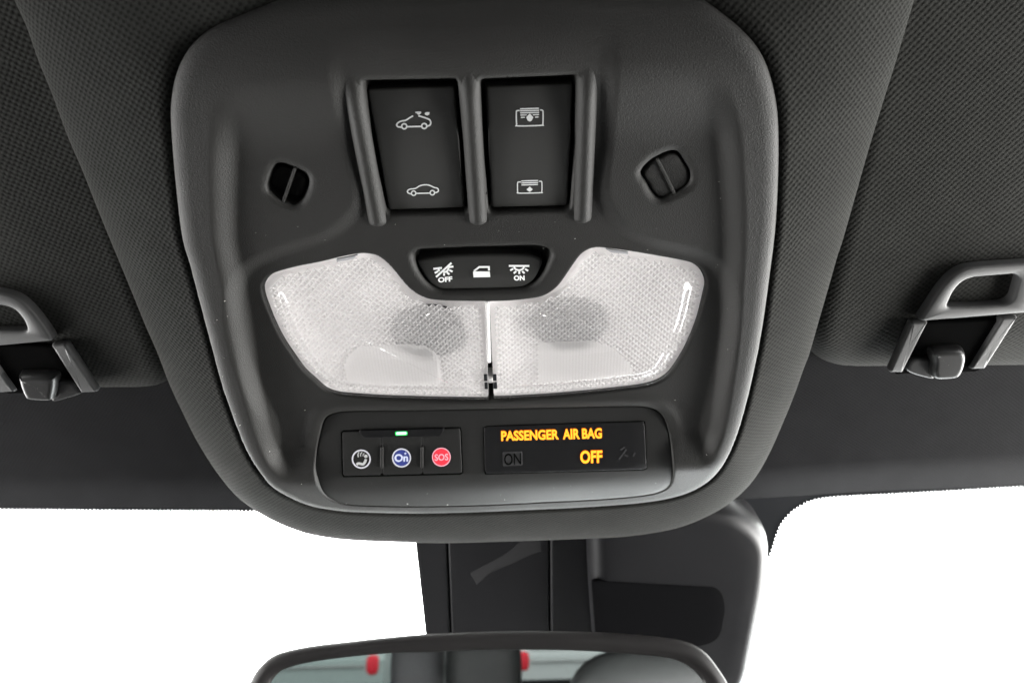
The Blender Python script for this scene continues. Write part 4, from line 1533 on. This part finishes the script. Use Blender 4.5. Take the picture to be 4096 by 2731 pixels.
def car(label, loc, rz, paint):
    t = wthing('parked_car', label, 'car', loc, rz, 'cars parked behind')
    prof = [(-2.2, 0.35), (-2.25, 0.75), (-2.1, 0.98), (-1.1, 1.08), (-0.45, 1.60), (1.7, 1.62), (2.05, 1.15), (2.18, 1.05), (2.2, 0.4)]
    n = len(prof)
    V_ = [(x, y, z) for y in (-0.88, 0.88) for x, z in prof]
    V_ = [(x, y * (0.80 if z > 1.2 else 1.0), z) for x, y, z in V_]
    F_ = [tuple(range(n))[::-1], tuple(range(n, 2 * n))] + [(i, (i + 1) % n, n + (i + 1) % n, n + i) for i in range(n)]
    wpart('body', V_, F_, paint, t, False)
    for y in (-0.83, 0.83):
        V_, F_ = [], []
        wbox(V_, F_, -0.9, 1.4, y - 0.03, y + 0.03, 1.08, 1.38)
        wpart('side_window', V_, F_, M['dark'], t, False)
    V_, F_ = [], []
    wbox(V_, F_, 2.17, 2.215, -0.60, 0.60, 0.965, 0.99)
    wpart('trim_strip', V_, F_, M['chrome'], t, False)
    V_, F_ = [], []
    wbox(V_, F_, 2.15, 2.25, -0.85, 0.85, 0.42, 0.74)
    wpart('bumper', V_, F_, M['dark'], t, False)
    V_, F_ = [], []
    wbox(V_, F_, 1.80, 2.09, -0.62, 0.62, 1.16, 1.40)
    wpart('rear_window', V_, F_, M['dark'], t, False)
    for y in (-0.72, 0.72):
        wpart('tail_light', *rbox(2.12, y, 0.98, 0.10, 0.10, 0.14, 3.0, 16, 8), M['red'], t)
        for x in (-1.35, 1.35):
            V_, F_ = [], []
            a = np.linspace(0, 2 * math.pi, 20, endpoint=False)
            V_ = [(x + 0.34 * math.cos(k), y * 1.22 + d, 0.34 + 0.34 * math.sin(k)) for d in (-0.1, 0.1) for k in a]
            F_ = [tuple(range(20)), tuple(range(20, 40))] + [(i, (i + 1) % 20, 20 + (i + 1) % 20, 20 + i) for i in range(20)]
            wpart('wheel', V_, F_, M['dark'], t, False)
    return t


M['paint_white'] = plain('white_paint', (0.6, 0.62, 0.62), 0.3, 0.5)
M['paint_teal'] = plain('pale_green_paint', (0.38, 0.45, 0.44), 0.3, 0.5)
car('pale green car reflected at the left end of the mirror', (-1.85, -13.0, 0), R(90), M['paint_teal'])
car('white car with red lights reflected at the middle of the mirror', (1.75, -13.0, 0), R(90), M['paint_white'])

M['privacy'] = thin_glass('dark_tinted_glass', (0.048, 0.053, 0.052), 0.4, 0.0)
t = wthing('rear_window', 'dark tinted rear window seen in the mirror', 'rear window', (0, -1.86, 1.05))
wpart('glass_pane', [(-0.72, 0, 0), (0.72, 0, 0), (0.62, 0.10, 0.62), (-0.62, 0.10, 0.62)], [(0, 1, 2, 3)], M['privacy'], t, False)

for sgn, lb in ((-1, 'dark tinted rear side window on the left'), (1, 'dark tinted rear side window on the right')):
    t = wthing('side_window', lb, 'side window', (sgn * 0.73, -1.0, 0.98), 0, 'rear side windows')
    wpart('glass_pane', [(0, -0.85, 0), (0, 0.65, 0), (-sgn * 0.09, 0.65, 0.66), (-sgn * 0.09, -0.85, 0.66)], [(0, 1, 2, 3)], M['privacy'], t, False)

# ------------------------------------------------------------------ ground far below and dust
gv = [(-400, -400, 0), (400, -400, 0), (400, 400, 0), (-400, 400, 0)]
me = mesh_np('ground', np.array(gv, float), [(0, 1, 2, 3)]); me.materials.append(M['asphalt'])
go = bpy.data.objects.new('ground', me); COL.objects.link(go); go['kind'] = 'structure'
Vd, Fd = [], []
SPK = [(1790, 2018), (899, 1204), (868, 1280), (1206, 1935), (2826, 1818), (1078, 1805), (1630, 2014), (2018, 1997), (2875, 727), (2240, 1151), (1385, 2013), (880, 1560), (960, 1700),
       (2590, 1000), (1300, 960), (2300, 955), (2700, 1600), (1220, 1640)]
SPK += [(random.uniform(950, 2900), random.uniform(880, 1000)) for _ in range(12)] + [(random.uniform(1290, 2650), random.uniform(1925, 1985)) for _ in range(14)] + \
       [(random.uniform(840, 960), random.uniform(900, 1700)) for _ in range(10)] + [(random.uniform(2860, 2990), random.uniform(700, 1500)) for _ in range(10)]
for (a, b) in SPK:
    c = CPF(np.array([[a, b]], float), lambda x, y: Zbase(x, y) + 0.0003)[0]
    r = 0.00022 * random.uniform(0.6, 1.6) * (1.0 if (a, b) in SPK[:18] else 0.45)
    k0 = len(Vd)
    Vd += [tuple(c + np.array([r, 0, 0])), tuple(c + np.array([0, r * 0.7, 0])), tuple(c + np.array([-r, 0, 0.0])), tuple(c + np.array([0, -r * 0.6, 0.0])), tuple(c + np.array([0, 0, r]))]
    Fd += [(k0, k0 + 1, k0 + 4), (k0 + 1, k0 + 2, k0 + 4), (k0 + 2, k0 + 3, k0 + 4), (k0 + 3, k0, k0 + 4)]
o = part('dust_specks', Vd, Fd, M['dust'], console, False); o['kind'] = 'stuff'
